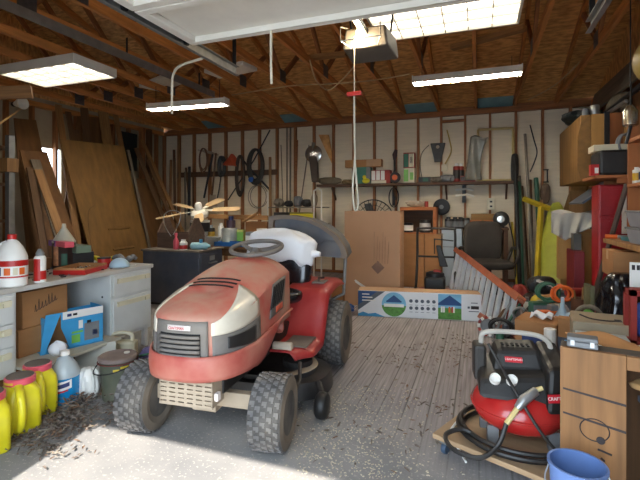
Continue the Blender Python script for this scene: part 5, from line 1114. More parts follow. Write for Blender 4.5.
# bowed plywood sheet against the right wall, back corner
def bow(u, v):
    lo = Vector((1.16,7.66,.95)).lerp(Vector((1.30,7.20,.95)),u); hi = Vector((1.50,7.84,2.70)).lerp(Vector((1.62,7.20,2.72)),u)
    p = lo.lerp(hi, v); p.x += .10*math.sin(PI*v); return p
wc = thing('wall_cabinet','long plywood cupboard high on the right wall','cabinet',(0,0,0))
MB().cb(1.10,Xw,5.64,7.0,1.56,2.31).build('cabinet_body',m_ply,wc,bevel=.004)
MB().prism([(.0,.0),(.09,-.0),(.09,.73),(.0,.66),(-.035,.5),(-.04,.12)],0,.02).build('end_panel',m_ply,wc).matrix_basis = Matrix.Translation((1.10,5.63,1.57)) @ Matrix.Rotation(PI/2,4,'X')
MB().cb(1.20,1.335,5.61,5.64,1.57,2.31).build('end_panel',m_cab,wc,bevel=.003)
MB().cb(1.365,1.50,5.61,5.64,1.57,2.31).build('end_panel',m_cab2,wc,bevel=.003); MB().cb(1.505,Xw,5.61,5.64,1.57,2.31).build('end_panel',m_cab,wc,bevel=.003)
MB().cb(1.34,1.36,5.60,5.62,1.80,2.02).build('handle',m_wht,wc,bevel=.004)
tag(MB().grid(bow,14,10).build('bowed_sheet',m_ply,smooth=True,solid=.012),'bowed plywood sheet standing up the right wall corner','sheet')
plank('upright_board','tall tan board standing under the bowed plywood sheet','board',(1.42,7.0,.004),(1.46,7.15,1.50),.42,.02,(-.4,-1,0),m_ply)
tag(MB().cb(-.06,.06,-.01,.01,0,.45).build('standing_panel',m_wht,loc=(1.0,5.22,.002),rz=-.3),'narrow white panel standing on the floor below the cloth','panel')
# stuff stored on top of the wall cupboard
zc = 2.312
lump('sheet_bundle','pale grey sheet bundle stored on the cupboard top','bundle',(1.58,6.1,zc),(.09,.30,.30),m_grl,81)
canister('can','bright metal can at the near end of the wall cupboard','can',(1.27,5.80,zc),.05,.13,m_alu)
canister('can','small dull can beside the bright one on the cupboard','can',(1.17,5.76,zc),.035,.09,m_grey)
rod('pipe','bright steel pipe lying on the cupboard top and pointing forward','pipe',[(1.42,5.2,zc+.03),(1.36,6.7,zc+.03)],.022,m_steel); rod('pipe','dark pipe lying beside the bright pipe on the cupboard','pipe',[(1.50,4.9,zc+.14),(1.40,6.8,zc+.035)],.03,m_dark)
lump('tarp','dark tarp hanging over the left end of the cupboard','tarp',(1.20,6.2,zc),(.20,.30,.15),m_blkc,82)
o = plank('storage_board','long grey board running along the right wall under the rafters','board',(1.60,2.3,2.72),(1.60,7.4,2.78),.30,.03,(-1,0,.2),m_grl)
for yy in (2.6,5.0): MB().cb(-.17,.10,-.03,.03,0,.04).build('bracket',m_dark,o).location=(0,0,yy-2.3)
# big metal canister hanging, tank
p = atX(630.5,114,1.16); t = thing('hanging_can','shiny metal canister hanging from the right side rafters','can',p); MB().lathe([(.001,-.10),(.045,-.10),(.055,-.09),(.055,.02),(.036,.05),(.018,.07),(.001,.08)],22).build('can_body',mat('worn_chrome',(180,176,160),.25,.8,var=.15),t,smooth=True); MB().tube([(0,0,.07),(0,0,2.96-p.z)],.005,6).build('hanging_wire',m_dark,t); MB().tube([(0,0,-.10),(-.03,0,-.24)],.014,8).build('spout',m_dark,t,smooth=True)
t = thing('ochre_drum','ochre rounded tank high on the right wall','tank',(1.38,3.85,2.36)); MB().ball((0,0,0),.30,s=(.95,1,.75),n=24,m=12).build('tank_body',mat('ochre_paint',(168,140,66),.5,var=.12),t,smooth=True)
for yy in (3.7,4.0): MB().cb(-.05,XR-1.38-.09,yy-3.85-.02,yy-3.85+.02,-.25,-.21).build('bracket',m_dark,t)
coil('cable_coil','coiled grey cable hanging above the black case','cable',625,144,.06,.09,m_grey,.010,3,12,4.6)
plank('hanging_strip','dark strap hanging down in front of the plywood cupboard','strap',atY(607,150,5.585),atY(607,112,5.585),.05,.02,(0,-1,0),m_dark)
# plywood shelf with black case
sf = thing('side_shelf','thin wooden shelf on the right wall holding the black case','shelf',(0,0,0)); MB().cb(.98,XR-.09,4.42,4.95,1.515,1.54).build('shelf_board',m_cab2,sf); MB().cb(1.15,XR-.09,4.46,4.48,1.470,1.515).cb(1.15,XR-.09,4.88,4.90,1.470,1.515).build('bracket',m_cab2,sf)
t = thing('black_case','large black plastic case on the right wall shelf','case',(1.19,4.66,1.541)); MB().cb(-.165,.17,-.16,.18,0,.23).build('case_body',m_blk,t,bevel=.025); MB().cb(.12,.16,-.175,-.16,.08,.14).build('latch',m_grey,t)
box_thing('carton','long white carton lying on top of the black case','box',(1.18,4.70,1.772),(.36,.22,.06),0,m_cream)
t = thing('toy_box','small red box with white print at the end of the black case','box',(.985,4.50,1.541)); MB().cb(-.035,.03,-.03,.04,0,.10).build('case',m_redp,t); MB().cb(-.005,.025,-.032,-.03,.02,.07).build('print',m_w,t)
# right foreground open cupboard
rc = thing('open_cupboard','orange brown wooden cupboard side at the right edge','cupboard',(1.19,4.20,0)); 
MB().cb(-.03,.50,.0,.025,1.05,2.08).build('side_panel',m_cab2,rc,bevel=.003); MB().cb(-.05,.50,-.62,-.60,1.05,2.08).build('side_panel',m_cab2,rc,bevel=.003)
for z in (1.05,1.42,1.78): MB().cb(-.04,.50,-.60,.0,z,z+.025).build('shelf_board',m_cab2,rc)
MB().cb(.485,.50,-.60,.0,1.075,2.08).build('back_panel',m_cab2,rc)
for i,(yy,z,lb,m2) in enumerate(((4.10,1.446,'white pill bottle with yellow label on the open cupboard',mat('label_amber',(220,170,40),.5)),(3.95,1.446,'white bottle in front of the yellow labelled one','' or m_navy))): canister('bottle',lb,'bottle',(1.19,yy,z),.03,.11,m_w,m2,m_w)
m_bin = mat('clear_bin',(170,172,180),.3,var=.1,alpha=.7); 
def bin_(label,p):
    t = thing('storage_bin',label,'bin',p); MB().hexa([(-.10,-.13,0),(.10,-.13,0),(.10,.13,0),(-.10,.13,0),(-.12,-.15,.10),(.12,-.15,.10),(.12,.15,.10),(-.12,.15,.10)]).build('tub',m_bin,t,bevel=.008); MB().cb(-.125,.125,-.155,.155,.10,.115).build('lid',m_grey,t,bevel=.004); MB().cb(-.09,-.03,-.148,-.140,.03,.055).build('label',mat('yellow_tag',(226,220,60),.5),t); return t
sb = thing('side_bench','wooden side bench with plank top along the right wall','bench',(0,0,0)); MB().cb(.97,1.62,3.15,4.15,.965,1.0).build('bench_top',m_lum,sb,bevel=.003)
MB().cb(1.55,1.60,3.2,4.1,0.0,.965).build('side_panel',m_cab2,sb); MB().cb(1.40,1.55,4.06,4.10,0,.965).build('side_panel',m_cab2,sb)
bin_('lower clear plastic bin of the pair on the side bench',(1.11,3.50,1.001)); bin_('upper clear plastic bin stacked on the other one',(1.11,3.50,1.118))
t = thing('caulk_gun','orange handled tool lying on the side bench','tool',(.985,4.05,1.02)); MB().tube([(-.02,.02,0),(.06,.0,0)],.017,8).build('orange_grip',m_ora,t,smooth=True); MB().tube([(.06,0,0),(.26,-.03,0)],.014,8).build('barrel',m_alu,t,smooth=True)
box_thing('carton','thin teal box lying on the side bench','box',(1.16,3.86,1.001),(.24,.14,.03),.1,mat('teal_box',(60,120,130),.5))
carton('carton','wide brown carton beneath the side bench','box',(1.15,3.90,.735),(.42,.30,.19),0,m_card,tape=m_tape)
t = thing('wooden_crate','low wooden crate under the brown carton at right','crate',(1.18,3.90,0)); MB().cb(-.19,.19,-.14,.14,.70,.734).build('top',m_lumd,t); MB().cb(-.19,-.16,-.14,.14,0,.70).build('side',m_lumd,t); MB().cb(.16,.19,-.14,.14,0,.70).build('side',m_lumd,t); MB().cb(-.16,.16,.11,.14,0,.70).build('back',m_lumd,t)
# glossy black garbage bag
def bagf(u, v):
    a = 2*PI*u; q = PI*v; k = 1+.05*math.sin(13*a+8*v)+.05*math.sin(5*a-11*v)+.04*math.sin(23*v*2+3*a); return Vector((.165*k*math.cos(a)*math.sin(q)**.45, .15*k*math.sin(a)*math.sin(q)**.45, .40-.40*math.cos(q)))
t = MB().grid(bagf,56,36).build('garbage_bag',mat('black_film',(18,20,26),.18,var=.2,coat=.3),smooth=60,loc=(.945,3.50,.004)); tag(t,'glossy black garbage bag slumped at the right','bag')
# red cabinet
m_redc = mat('red_enamel',(158,24,32),.4,var=.15); rd = thing('tool_cabinet','tall red steel tool cabinet by the right wall','cabinet',(1.03,4.56,0))
MB().cb(0,.50,0,.26,0,1.462).build('cabinet_body',m_redc,rd,bevel=.008)
for z0,z1 in ((.02,.70),(.72,1.16),(1.18,1.45)): f = MB().cb(.01,.49,-.014,0,z0,z1).build('drawer',m_redc,rd,bevel=.005); MB().cb(.08,.42,-.022,-.014,z1-.035,z1-.025).build('pull',m_redc,f)
MB().cb(.175,.21,-.03,-.014,1.02,1.36).build('white_strip',m_wht,rd)
box_thing('red_chest','dark red steel chest beside the tall tool cabinet','chest',(.93,5.02,0),(.09,.38,.82),0,mat('dark_red',(120,24,30),.5,var=.15))
box_thing('grey_box','small grey metal box on top of the dark red chest','box',(.945,5.06,.821),(.07,.14,.17),0,mat('box_drab',(84,84,78),.6,var=.2))
rod('pipe','long rusty pipe leaning across the red cabinet','pipe',[(.86,4.46,.004),atY(604,262,4.28),atY(627,184,4.24)],.021,mat('rusty_pipe',(92,74,64),.7,.3,var=.2))
# side bench further back with the draped cloth
rb_ = thing('side_table','cluttered ochre side table under the right wall cupboard','table',(1.28,5.95,0)); MB().cb(-.22,.38,-.55,.45,.98,1.02).build('table_top',m_cab,rb_); MB().cb(-.20,.36,-.5,.40,.02,.98).build('table_body',m_cab,rb_,bevel=.003)
for i,(dx,dy,r,h,mm,lb) in enumerate([(-.12,-.45,.04,.16,m_grn,'small green bottle on the ochre side table'),(-.05,-.32,.05,.13,m_w,'white jar on the ochre side table'),(.02,-.46,.05,.20,m_grey,'grey tin at the front of the ochre side table'),(-.10,-.12,.06,.15,m_dark,'dark tin behind the white jar on the side table'),(.12,-.3,.05,.22,m_slate,'slate bottle at the back of the ochre side table'),(.10,-.48,.03,.10,m_blue,'tiny blue bottle at the near end of the side table')]): canister('bottle',lb,'bottle',(1.28+dx,5.95+dy,1.021),r,h,mm,None,m_grey)
M, L = frame((1.02,5.50,1.30),(1.34,5.50,1.545),(0,0,1)); o = MB().cb(-.35,.35,-.01,.01,0,L).build('sloping_tray',m_slate); o.matrix_world = M; tag(o,'dark metal tray propped sloping above the side table','tray')
def drape(u, v):
    fold = .03*math.sin(17*u+2*v)+.018*math.sin(31*u)
    if v < .35: return Vector((-.16+.40*u, .20-.55*v+.0, 1.045+.02*math.sin(9*u)+.02*math.sin(8*v)+.02))
    q = (v-.35)/.65; return Vector((-.18+.40*u*(1-.25*q), -.01-.06*q+fold*q, 1.07-.30*q*(1-.4*abs(2*u-.7))))
t = MB().grid(drape,32,20).build('grey_cloth',mat('grey_cotton',(166,164,156),.9,var=.1),smooth=True,solid=.008,loc=(.985,5.38,.125)); t.scale = (1.25,1,1); tag(t,'light grey cloth draped over the side table corner','cloth')
MB_s = thing('cloth_bin','tall ochre box standing under the grey cloth','box',(1.0,5.42,0)); MB().cb(-.16,.07,-.02,.12,.46,1.14).build('box_body',m_cab,MB_s); MB().cb(-.13,.05,.06,.10,0,.46).build('box_base',m_cab,MB_s)
# ============================================================ RIGHT FLOOR CLUTTER
m_ply3 = wood('dolly_ply',(176,146,112),.25,s=(1,9,9))
# dolly with compressor
dl = thing('plywood_dolly','small plywood dolly on casters under the red compressor','dolly',(.20,2.39,0),-.42)
MB().cb(-.33,.22,-.29,.26,.075,.10).build('platform',m_ply3,dl,bevel=.003)
for x in (-.28,.16):
    for y in (-.25,.21): f = MB().cb(x-.02,x+.02,y-.02,y+.02,.055,.075).build('caster_plate',m_steel,dl); MB().lathe([(.001,-.012),(.026,-.012),(.028,0),(.026,.012),(.001,.012)],16,(x,y,.028),'x').build('caster_wheel',mat('blue_grey_wheel',(62,82,104),.5),f,smooth=True)
ac = thing('air_compressor','red pancake air compressor with black shroud and hoses','compressor',(.19,2.38,.101),.12)
m_tank = mat('tank_red',(176,22,26),.25,var=.08,coat=.4,dust=.10)
MB().lathe([(.001,.055),(.08,.055),(.16,.075),(.205,.11),(.222,.145),(.225,.165),(.222,.185),(.20,.225),(.15,.26),(.08,.275),(.001,.275)],40).build('tank',m_tank,ac,smooth=True)
MB().lathe([(.224,.158),(.229,.162),(.229,.168),(.224,.172)],40).build('tank_seam',m_tank,ac,smooth=True)
for a in (.4,PI-.4,PI+.6,-.6): MB().cb(-.025,.025,-.02,.02,0,.09).build('foot',m_grey,ac).location = (.165*math.cos(a),.165*math.sin(a),0)
hs = MB(); hs.hexa([(-.21,-.17,.24),(.19,-.17,.22),(.20,.17,.24),(-.19,.17,.24),(-.20,-.12,.32),(.16,-.10,.35),(.17,.15,.38),(-.18,.15,.36)])
hs.build('control_panel',m_blk,ac,bevel=.025)
MB().hexa([(-.13,-.04,.33),(.12,-.04,.34),(.12,.16,.34),(-.13,.16,.33),(-.10,.0,.43),(.10,.0,.44),(.10,.14,.46),(-.10,.14,.45)]).build('motor_shroud',m_blk,ac,bevel=.025)
MB().hexa([(.08,-.20,.20),(.23,-.16,.20),(.24,.14,.22),(.10,.14,.22),(.10,-.16,.40),(.20,-.14,.40),(.20,.12,.46),(.10,.12,.46)]).build('pump_cover',m_blk,ac,bevel=.022)
MB().cb(-.21,-.15,.0,.12,.26,.44).build('side_guard',m_blk,ac,bevel=.015)
for i in range(6): MB().cb(-.075+.024*i,-.064+.024*i,.02,.06,.445,.450).build('vent_slot',m_hole,ac)
for x in (-.13,-.055): g = MB().lathe([(.001,-.004),(.022,-.004),(.025,.012),(.025,-.012),(.001,-.012)],18,(0,0,0)).build('gauge',m_w,ac,smooth=True); g.matrix_basis = Matrix.Translation((x,-.128,.325)) @ Matrix.Rotation(.75,4,'X')
for (x,y,z,w_,h_,rx) in ((-.03,-.035,.395,.08,.026,.5),(.135,-.192,.285,.11,.036,.25)):
    l_ = MB().cb(-w_/2,w_/2,-.002,.002,-h_/2,h_/2).build('badge',mat('badge_red',(196,30,44),.4,var=.04),ac); l_.matrix_basis = Matrix.Translation((x,y-.004,z)) @ Matrix.Rotation(.27 if z < .3 else 0,4,'Z') @ Matrix.Rotation(-rx,4,'X')
    text('badge_lettering','CRAFTSMAN',h_*.55,m_w,l_,(0,-.003,0),(PI/2,0,0))
MB().tube(curve_pts([(-.17,.06,.44),(-.16,.06,.49),(-.08,.06,.505),(.08,.06,.50),(.14,.04,.48),(.16,.04,.44)],6),.013,8).build('carry_handle',mat('handle_grey',(188,182,172),.5),ac,smooth=True)
MB().tube([(.04,-.17,.30),(-.02,-.21,.27),(-.05,-.225,.235)],[.02,.024,.016],10).build('quick_coupler',m_alu,ac,smooth=True); MB().tube([(-.05,-.225,.235),(-.10,-.245,.17)],.012,8).build('brass_fitting',m_brass,ac,smooth=True)
MB().tube([(.03,-.17,.30),(.07,-.165,.315)],.011,8).build('brass_fitting',m_brass,ac,smooth=True)
MB().tube(curve_pts([(-.15,-.05,.47),(-.10,-.10,.38),(-.04,-.20,.28),(.05,-.26,.14),(.14,-.25,.05),(.2,-.2,.02)],8),.007,8).build('power_cord',m_blk,ac,smooth=True)
lp = [(-.10,-.245,.17),(-.14,-.27,.08),(-.22,-.30,.03),(-.33,-.26,.03),(-.36,-.17,.05),(-.27,-.12,.06),(-.19,-.16,.03)]
b = MB(); b.tube(curve_pts(lp,8),.011,8)
for k,rr_ in enumerate((.265,.29,.275)): b.tube([(rr_*math.cos(x),rr_*math.sin(x)*.95,.014+.018*k) for x in [2*PI*i/40 for i in range(40)]],.011,8,closed=True)
b.build('air_hose',m_blk,ac,smooth=True)
rod('extension_cord','thin white cord trailing off the front of the dolly','cord',curve_pts([atZ(466,412,.115),atZ(452,428,.108),atZ(450,438,.06),atZ(458,448,.006),atZ(466,462,.006)],6),.006,m_w)
# wooden plank box at right foreground
wc0 = thing('wooden_plank_box','upright wooden plank box with scorch marks at right front','box',(.305,1.93,0),-.20); m_pine = wood('oiled_pine',(150,106,64),.5,s=(9,9,.7)); m_pined = wood('dark_bench_top',(84,74,66),.35,s=(1.2,14,14))
zc2 = .70
MB().cb(0,.215,0,.022,.0,zc2).build('front_plank',m_pine,wc0,bevel=.002); MB().cb(0,.27,.022,.10,zc2-.05,zc2).build('top_rail',m_pined,wc0,bevel=.003)
MB().cb(.0,.02,.022,.10,.0,zc2-.05).build('side_plank',m_pine,wc0,bevel=.002); MB().cb(.19,.21,.022,.10,.0,zc2-.05).build('side_plank',m_pine,wc0); MB().cb(.216,.27,-.0,.022,zc2-.052,zc2-.001).build('end_block',m_pine,wc0,bevel=.003)
for z0,z1 in ((.535,.512),(.44,.412)): MB().hexa([(.01,-.0012,z0),(.214,-.0012,z1),(.214,-.0002,z1),(.01,-.0002,z0),(.01,-.0012,z0+.007),(.214,-.0012,z1+.009),(.214,-.0002,z1+.009),(.01,-.0002,z0+.007)]).build('scorch_line',m_ink,wc0)
MB().tube([(.115+.048*math.cos(x),-.0005,.40+.042*math.sin(x)-.15*0) for x in [2*PI*i/24 for i in range(24)]],.0022,4,closed=True).build('burn_ring',m_ink,wc0); MB().lathe([(.001,-.002),(.013,-.002),(.015,.0)],14,(.135,0,.365),'y').build('knot',m_ink,wc0)
for i in range(5): MB().tube([(.125+.012*math.sin(i*2.1),-.0004,.33-.03*i),(.15+.02*math.cos(i*1.7),-.0004,.32-.03*i)],.004,4).build('scorch_mark',m_ink,wc0)
# on the plank box: grey case, tan leather
q = Vector((.305,1.93,0))+Matrix.Rotation(-.20,3,'Z') @ Vector((.075,.05,0))
t = thing('socket_case','small grey plastic tool case on the plank box','case',(q.x,q.y,zc2+.001),-.20); MB().cb(-.053,.053,-.035,.035,0,.022).build('case_base',m_grey,t,bevel=.005); MB().cb(-.053,.053,-.035,.035,.023,.040).build('case_lid',m_grey,t,bevel=.006)
for x in (-.033,.033): MB().cb(x-.007,x+.007,-.039,-.035,.008,.028).build('latch',m_alu,t)
m_lea = mat('tan_leather',(196,140,86),.65,var=.15,bump=.2)
def hide(u, v):
    x = -.13+.33*u; y = -.02+.20*v; z = .022+.02*math.sin(3*u+1)+.010*math.sin(9*u+4*v)
    if u > .8: z -= .22*(u-.8)**1.2*2
    return Vector((x,y,z))
t = MB().grid(hide,20,16).build('leather_apron',m_lea,smooth=True,solid=.006,loc=(.50,2.03,zc2-.045)); tag(t,'tan leather hide spread behind the plank box','leather')
st3 = thing('scrap_block','rough timber block supporting the leather hide','block',(.54,2.16,0)); MB().cb(-.10,.14,-.07,.07,0,.62).build('block_body',m_lumd,st3,bevel=.006); MB().cb(-.09,.13,-.06,.06,.62,.64).build('block_cap',m_grl,st3)
def hide2(u, v): return Vector((-.04+.24*u, -.12+.22*v+.04*u, .03+.07*math.sin(PI*v)*(.4+.6*u)+.008*math.sin(12*u+6*v)-.04*(1-u)))
t = MB().grid(hide2,18,16).build('leather_gloves',mat('buff_leather',(206,168,116),.65,var=.12,bump=.2),smooth=True,solid=.02,loc=(.58,1.84,.59)); tag(t,'buff leather sheet bulging at the right edge','leather')
st2 = thing('steel_stand','dark blue steel stand under the buff leather','stand',(.68,1.82,0)); MB().cb(-.12,.14,-.09,.10,.53,.55).build('top_plate',m_slate,st2)
for x in (-.10,.12):
    for y in (-.07,.08): MB().cb(x-.012,x+.012,y-.012,y+.012,0,.53).build('leg',m_slate,st2)
MB().tube([(-.10,-.08,.50),(.12,-.08,.10)],.014,6).build('brace',m_slate,st2)
carton('carton','small cardboard box at the lower right corner','box',(.66,1.58,.0),(.20,.14,.30),.1,m_cardp)
# blue tub bottom right
t = thing('blue_tub','round blue plastic tub at the bottom edge','tub',(.325,1.72,0)); t.scale = (.9,.9,.94); MB().lathe([(.07,.0),(.08,.004),(.098,.37),(.105,.373),(.105,.382),(.096,.382),(.078,.012),(.001,.010)],32).build('tub_body',mat('tub_blue',(96,124,178),.45,var=.08),t,smooth=True); MB().tube(curve_pts([(-.10,0,.36),(-.11,-.03,.30),(0,-.115,.26),(.11,-.03,.30),(.10,0,.36)],5),.003,6).build('bail',m_alu,t)
# cardboard box with blue print
t = carton('carton','brown carton with blue printed patches, behind the compressor','box',(.44,3.62,.20),(.28,.30,.22),-.35,m_card)
MB().cb(-.09,.05,-.1515,-.1505,.04,.13).build('print',m_navy,t); MB().cb(-.1415,-.1405,-.05,.05,.10,.19).build('print',m_navy,t)
MB().grid(lambda u,v: Vector((-.06+.14*u, -.05+.12*v, .222+.04*math.sin(5*u+4*v)**2)),8,6).build('bubble_wrap',m_bag,t,solid=.004)
box_thing('low_crate','dark low wooden crate under the blue printed carton','crate',(.44,3.62,0),(.32,.34,.199),-.35,m_lumd)
t = thing('paper_roll','upright white paper roll beside the compressor','roll',(.45,3.22,0)); MB().lathe([(.036,0),(.038,.005),(.038,.44),(.036,.445),(.015,.445),(.014,.43),(.001,.43)],24).build('roll_body',m_w,t,smooth=True); MB().lathe([(.0385,.02),(.0385,.10)],24).build('grey_band',m_grey,t,smooth=True)
# grey carton with arrow
t = carton('carton','grey brown carton with a dark curved arrow on its top','box',(.69,3.02,.40),(.30,.30,.185),-.12,mat('grey_card',(158,144,120),.8,var=.08))
MB().tube(curve_pts([(-.10,.04,.186),(-.05,-.05,.186),(.03,-.07,.186),(.09,-.04,.186)],6),.007,5).build('arrow_print',m_ink,t); MB().cb(.07,.105,-.06,.0,.185,.1865).build('arrow_print',m_ink,t)
box_thing('crate','dark crate under the carton with the curved arrow','crate',(.69,3.02,0),(.32,.30,.399),-.12,m_lumd)
t = box_thing('carton','thin white and green printed box in front of the arrow carton','box',(.635,2.74,.50),(.24,.14,.05),-.1,mat('pale_print',(190,200,204),.5,var=.15,scale=25)); MB().cb(.06,.11,-.072,-.07,.005,.045).build('print',m_green,t)
box_thing('plank_stack','dark block of scrap planks under the white and green box','planks',(.635,2.74,0),(.26,.16,.499),-.1,m_lumd)
t = MB().grid(lambda u,v: Vector((-.15+.30*u,-.08+.16*v,.02+.03*math.sin(PI*v)+.012*math.sin(14*u+3*v)+.01*math.sin(23*u))),26,10).build('paper_sheets',m_bag,smooth=False,solid=.012,loc=(.635,2.50,.505)); tag(t,'crumpled white paper sheets behind the leather hide','paper')
box_thing('crate','grey crate supporting the crumpled white paper','crate',(.63,2.50,0),(.28,.20,.50),0,m_grl)
box_thing('carton','small blue carton lying left of the crumpled paper','box',(.485,2.72,.0),(.06,.12,.50),-.1,m_blue)
# red wire rack at right edge, white sign
t = thing('red_rack','red metal frame at the right edge of the clutter','frame',(.795,2.80,0),.0)
for x in (0,.12):
    for y in (0,.10): MB().cb(x-.015,x+.015,y-.015,y+.015,0,.80).build('post',m_redl,t)
for z in (.5,.77): MB().cb(-.015,.135,-.015,.115,z,z+.03).build('bar',m_redl,t)
lump('blue_bundle','blue and white bundle stuffed in the red frame','bundle',(.855,2.85,.531),(.045,.035,.2),mat('royal_blue',(40,84,170),.5,var=.3),91)
t = thing('white_sign','white card with dark print at the right edge','sign',(.925,3.10,.0),-.15); MB().cb(-.06,.09,-.006,.006,.72,.92).build('card',m_w,t); MB().cb(0,.02,-.004,.004,0,.72).build('stake',m_lumd,t)
for i in range(4): MB().cb(-.05+.024*i,-.034+.024*i,-.008,-.006,.875,.905).build('print',m_ink,t)
plank('red_edged_panel','red edged green panel standing beside the garbage bag','panel',(.765,3.66,.004),(.775,3.70,.68),.03,.20,(0,-1,0),mat('moss_panel',(96,92,62),.7,var=.2))
# machine pile between ladder and cartons
m_mix = [m_dark,m_grey,m_w,m_grn,m_redl,m_slate,m_tan,m_ora]
t = thing('chain_saw','black and white power tool lying on the heap behind the carton','tool',(.60,4.80,.39),.5); crumple(.13,.10,.18,77).build('housing',m_blk,t,smooth=25)
for i in range(9): MB().cb(-.014,.014,-.12,-.085,-.010,.010).build('fin',m_w,t).location = (-.11+.028*i,.0,.15-.011*i)
MB().cb(.06,.20,-.045,.045,.0,.10).build('motor_block',m_grey,t,bevel=.015); MB().lathe([(.001,-.02),(.04,-.02),(.045,.02),(.001,.02)],16,(.16,-.06,.06),'y').build('cap',m_ora,t,smooth=True)
box_thing('crate','narrow upright crate under the black and white power tool','crate',(.62,4.80,0),(.15,.16,.389),.3,m_grl)
t = thing('cog_wheel','red and white toothed plastic wheel at the foot of the ladder','wheel',atZ(488,326,.10)+Vector((.0,.0,0))); 
MB().lathe([(.001,-.02),(.04,-.025),(.065,-.01),(.07,.02),(.001,.02)],22,axis='y').build('hub',m_grey,t,smooth=True)
for i in range(14): a = 2*PI*i/14; MB().box((.085*math.cos(a),0,.085*math.sin(a)),(.024,.03,.024),Matrix.Rotation(-a,3,'Y')).build('tooth',m_w if i % 2 else m_redl,t)
rr = random.Random(17)
names = [('spray_can','can'),('tool_handle','tool'),('cable_coil','cable'),('plastic_part','part'),('bottle','bottle')]
spots = [((500,336),m_grn,'dark green bottle on the floor below the ladder end'),((506,328),m_slate,'slate grey bottle tipped near the ladder end'),((527,312),m_w,'white spray can standing left of a second one'),((533.5,312),m_w,'white spray can nearest the blue printed carton'),((549,308),m_ora,'small orange bottle in the heap behind the carton'),((563,302),m_grey,'grey bottle in the heap left of the red cabinet'),((572,298),m_dark,'dark bottle in the heap below the leaning pipe'),((580,294),m_w,'white bottle in the heap under the leaning pipe')]
for (px,py),mm,lb in spots:
    p = atZ(px,py+14,0); canister('bottle',lb,'bottle',(p.x,p.y,.0),.035,.16 if mm is not m_w else .26,mm,None,m_grey,n=12)
for i,((a,b2),mm,lb) in enumerate([(((492,338),(512,300)),m_grey,'grey pole lying slanted under the ladder'),(((497,340),(520,304)),m_grn,'green pole lying slanted beside the ladder'),(((487,334),(507,306)),m_lumd,'brown stick lying slanted under the ladder'),(((503,342),(530,306)),m_dark,'dark pipe lying slanted in front of the carton'),(((500,330),(516,298)),m_redl,'dull red rod lying under the ladder end')]):
    q = atZ(a[0],a[1],.03); q2 = atD(b2[0],b2[1],(q.x*-_s+q.y*_c)+.15); q2.z = max(q2.z,.05); rod('pole',lb,'pole',[q,q2],.014,mm)
for i,(px,py,s,mm,lb) in enumerate([(505,334,(.10,.08,.10),m_grey,'grey tangled lump of parts below the ladder'),(518,322,(.09,.07,.16),m_slate,'slate lump of parts left of the blue printed carton'),(548,300,(.14,.10,.20),m_blk,'black lump of parts behind the blue printed carton'),(566,312,(.12,.08,.22),mat('pale_blue_rag',(150,170,188),.7,var=.2),'pale blue rag heap right of the brown carton'),(556,306,(.12,.09,.28),m_dark,'dark heap of tools in front of the ochre table'),(573,316,(.10,.09,.26),m_grl,'dusty grey heap beside the leaning pipe'),(592,300,(.12,.10,.34),m_tan,'tan heap between the pipe and the garbage bag'),(535,296,(.12,.10,.24),mat('umber_parts',(72,52,44),.7,var=.3),'brown heap of parts under the yellow green board'),(520,292,(.10,.10,.3),m_redl,'dull red can heap by the foot of the corner poles')]):
    p = atZ(px,py+16,0); lump('parts_heap',lb,'parts',(p.x,p.y,0),s,mm,100+i)
t = thing('steering_ring','pale ring shaped hose with yellow centre on the heap','ring',(.70,3.36,.50)); MB().tube([(.08*math.cos(x),0,.085*math.sin(x)) for x in [PI*i/16 for i in range(17)]],.014,8).build('ring',m_grl,t,smooth=True); MB().ball((0,0,.03),.035).build('centre',m_green,t,smooth=True)
box_thing('crate','brown crate under the pale hose ring','crate',(.70,3.36,0),(.2,.18,.499),0,m_cardd)
carton('carton','small plain carton between the blue print carton and the arrow carton','box',(.555,3.25,.40),(.10,.10,.12),-.2,m_card)
box_thing('crate','slate grey box under the small plain carton','box',(.555,3.25,0),(.11,.12,.399),-.2,m_slate)

# ============================================================ MORE OF THE HEAP ON THE RIGHT FLOOR
box_thing('wooden_crate','low wide wooden crate carrying the heap of odds and ends','crate',(.655,4.20,0),(.37,.44,.30),0,m_lumd,m_shelf)
_sl = {553:(.52,4.36),578:(.79,4.30),570:(.66,4.06),592:(.79,4.10),562:(.56,4.08),541:(.50,4.22),548:(.62,4.36),585:(.72,4.38),512:(.30,4.02),530:(.53,4.0)}
def heap_at(px, py):
    if px in (541,548,585,553,578,570,592,562): x, y = _sl[px]; return Vector((x,y,.301))
    p = atZ(px, py, 0); return Vector((p.x, p.y, .001))
t = thing('work_light','small yellow work light lying on the low heap crate','lamp',heap_at(553,322)); MB().lathe([(.001,-.05),(.04,-.05),(.065,.03),(.06,.04),(.001,.03)],18,(0,0,.066),'y').build('shade',m_yb,t,smooth=True); MB().lathe([(.001,-.06),(.035,-.055),(.04,-.05)],16,(0,0,.066),'y').build('lens',m_alu,t,smooth=True)
t = thing('drill','dark power drill standing on its battery beside the dark red chest','drill',heap_at(578,318),.6); MB().cb(-.05,.05,-.035,.035,0,.05).build('battery',m_grey,t,bevel=.006); MB().cb(-.02,.02,-.02,.02,.05,.15).build('grip',m_blk,t,bevel=.008); MB().lathe([(.03,-.07),(.035,.0),(.03,.08),(.015,.10),(.008,.15)],16,(0,0,.175),'x').build('motor_case',m_redl,t,smooth=True)
t = thing('funnel','pale blue funnel standing in the heap in front of the pipe foot','funnel',heap_at(570,326)); MB().lathe([(.075,0),(.078,.01),(.016,.10),(.012,.17),(.008,.17)],20).build('funnel_body',mat('ice_blue',(170,196,214),.4,var=.06),t,smooth=True)
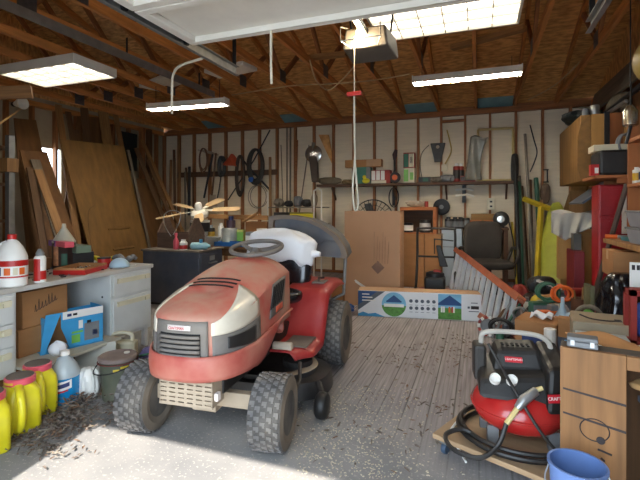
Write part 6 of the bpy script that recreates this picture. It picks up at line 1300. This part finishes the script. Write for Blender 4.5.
t = thing('coffee_can','rusty open coffee can in the heap behind the arrow carton','can',heap_at(592,322)); MB().lathe([(.055,0),(.058,.005),(.058,.16),(.060,.165),(.052,.165),(.050,.02),(.001,.02)],20).build('can_body',mat('rust_can',(126,80,54),.6,.3,var=.3,scale=14),t,smooth=True); MB().tube([(.01,0,.02),(.03,.02,.24)],.008,6).tube([(-.02,0,.02),(-.035,-.01,.22)],.006,6).build('brushes',m_lum,t)
t = thing('toy_truck','little orange and grey plastic vehicle in the heap at right','toy',heap_at(562,334),.4); MB().cb(-.08,.08,-.035,.035,.03,.07).build('body',m_ora,t,bevel=.006); MB().cb(.0,.06,-.03,.03,.07,.11).build('cab',m_grey,t,bevel=.006)
for x in (-.05,.05):
    for y in (-.035,.035): MB().lathe([(.001,-.01),(.026,-.01),(.026,.01),(.001,.01)],12,(x,y,.0262),'y').build('wheel',m_blk,t,smooth=True)
coil('hose_coil','green hose coil standing on the low wide heap crate','hose',548,292,.09,.075,m_grn,.012,4,31,4.22)
coil('wire_coil','orange wire coil on the heap left of the dark red chest','wire',562,294,.07,.065,m_ora,.008,4,32,4.15)
coil('cable_coil','black cable coil lying at the foot of the ladder','cable',500,327,.09,.07,m_blk,.010,5,33,4.15)
coil('wire_coil','silver wire coil by the ladder end','wire',519,314,.06,.06,m_alu,.008,4,34,4.45)
for (px,py,w_,d_,h_,mm,rz_,lb) in [(541,322,.14,.10,.12,m_grn,.3,'small dark green box on the low crate behind the blue print carton'),(548,332,.16,.12,.16,m_card,.8,'little open brown box behind the blue print carton'),(585,326,.14,.12,.20,m_slate,-.2,'slate metal box in the heap beside the rusty can'),(512,318,.14,.10,.14,m_redl,.5,'dull red box under the ladder rail end'),(530,330,.16,.10,.10,m_grl,.2,'weathered block on the floor near the white spray cans')]:
    box_thing('small_box',lb,'box',heap_at(px,py),(w_,d_,h_),rz_,mm,m_grey)
for i,(p,q,mm,r_,lb) in enumerate([((508,352),(531,318),m_lum,.010,'pale stick lying slanted left of the blue print carton'),((512,356),(522,322),m_steel,.009,'steel rod slanting up left of the blue print carton'),((560,330),(572,292),m_lumd,.012,'dark handle sticking up out of the heap at right'),((548,326),(560,286),m_steel,.010,'steel rod sticking up out of the heap')]):
    a = heap_at(*p); a.z = r_+.002; e = atD(q[0],q[1],(-_s*a.x+_c*a.y)+.08); rod('stick',lb,'stick',[a,e],r_,mm)

for o in list(C.objects):
    if o.parent is None and o.get('label','').find('heap') >= 0 and o.name.split('.')[0] in ('work_light','drill','funnel','coffee_can','toy_truck'): o.scale = (1.1,1.1,1.2)
    if o.name.startswith('drill'): o.scale = (1.1,1.1,1.2)

lump('rag_heap','crumpled white rag on top of the heap crate','rag',(.66,4.22,.301),(.08,.06,.12),m_w,301)
lump('rag_heap','pale blue crumpled rag on the front of the heap crate','rag',(.72,4.02,.301),(.06,.05,.09),mat('ice_blue',(170,196,214),.4,var=.06),302)
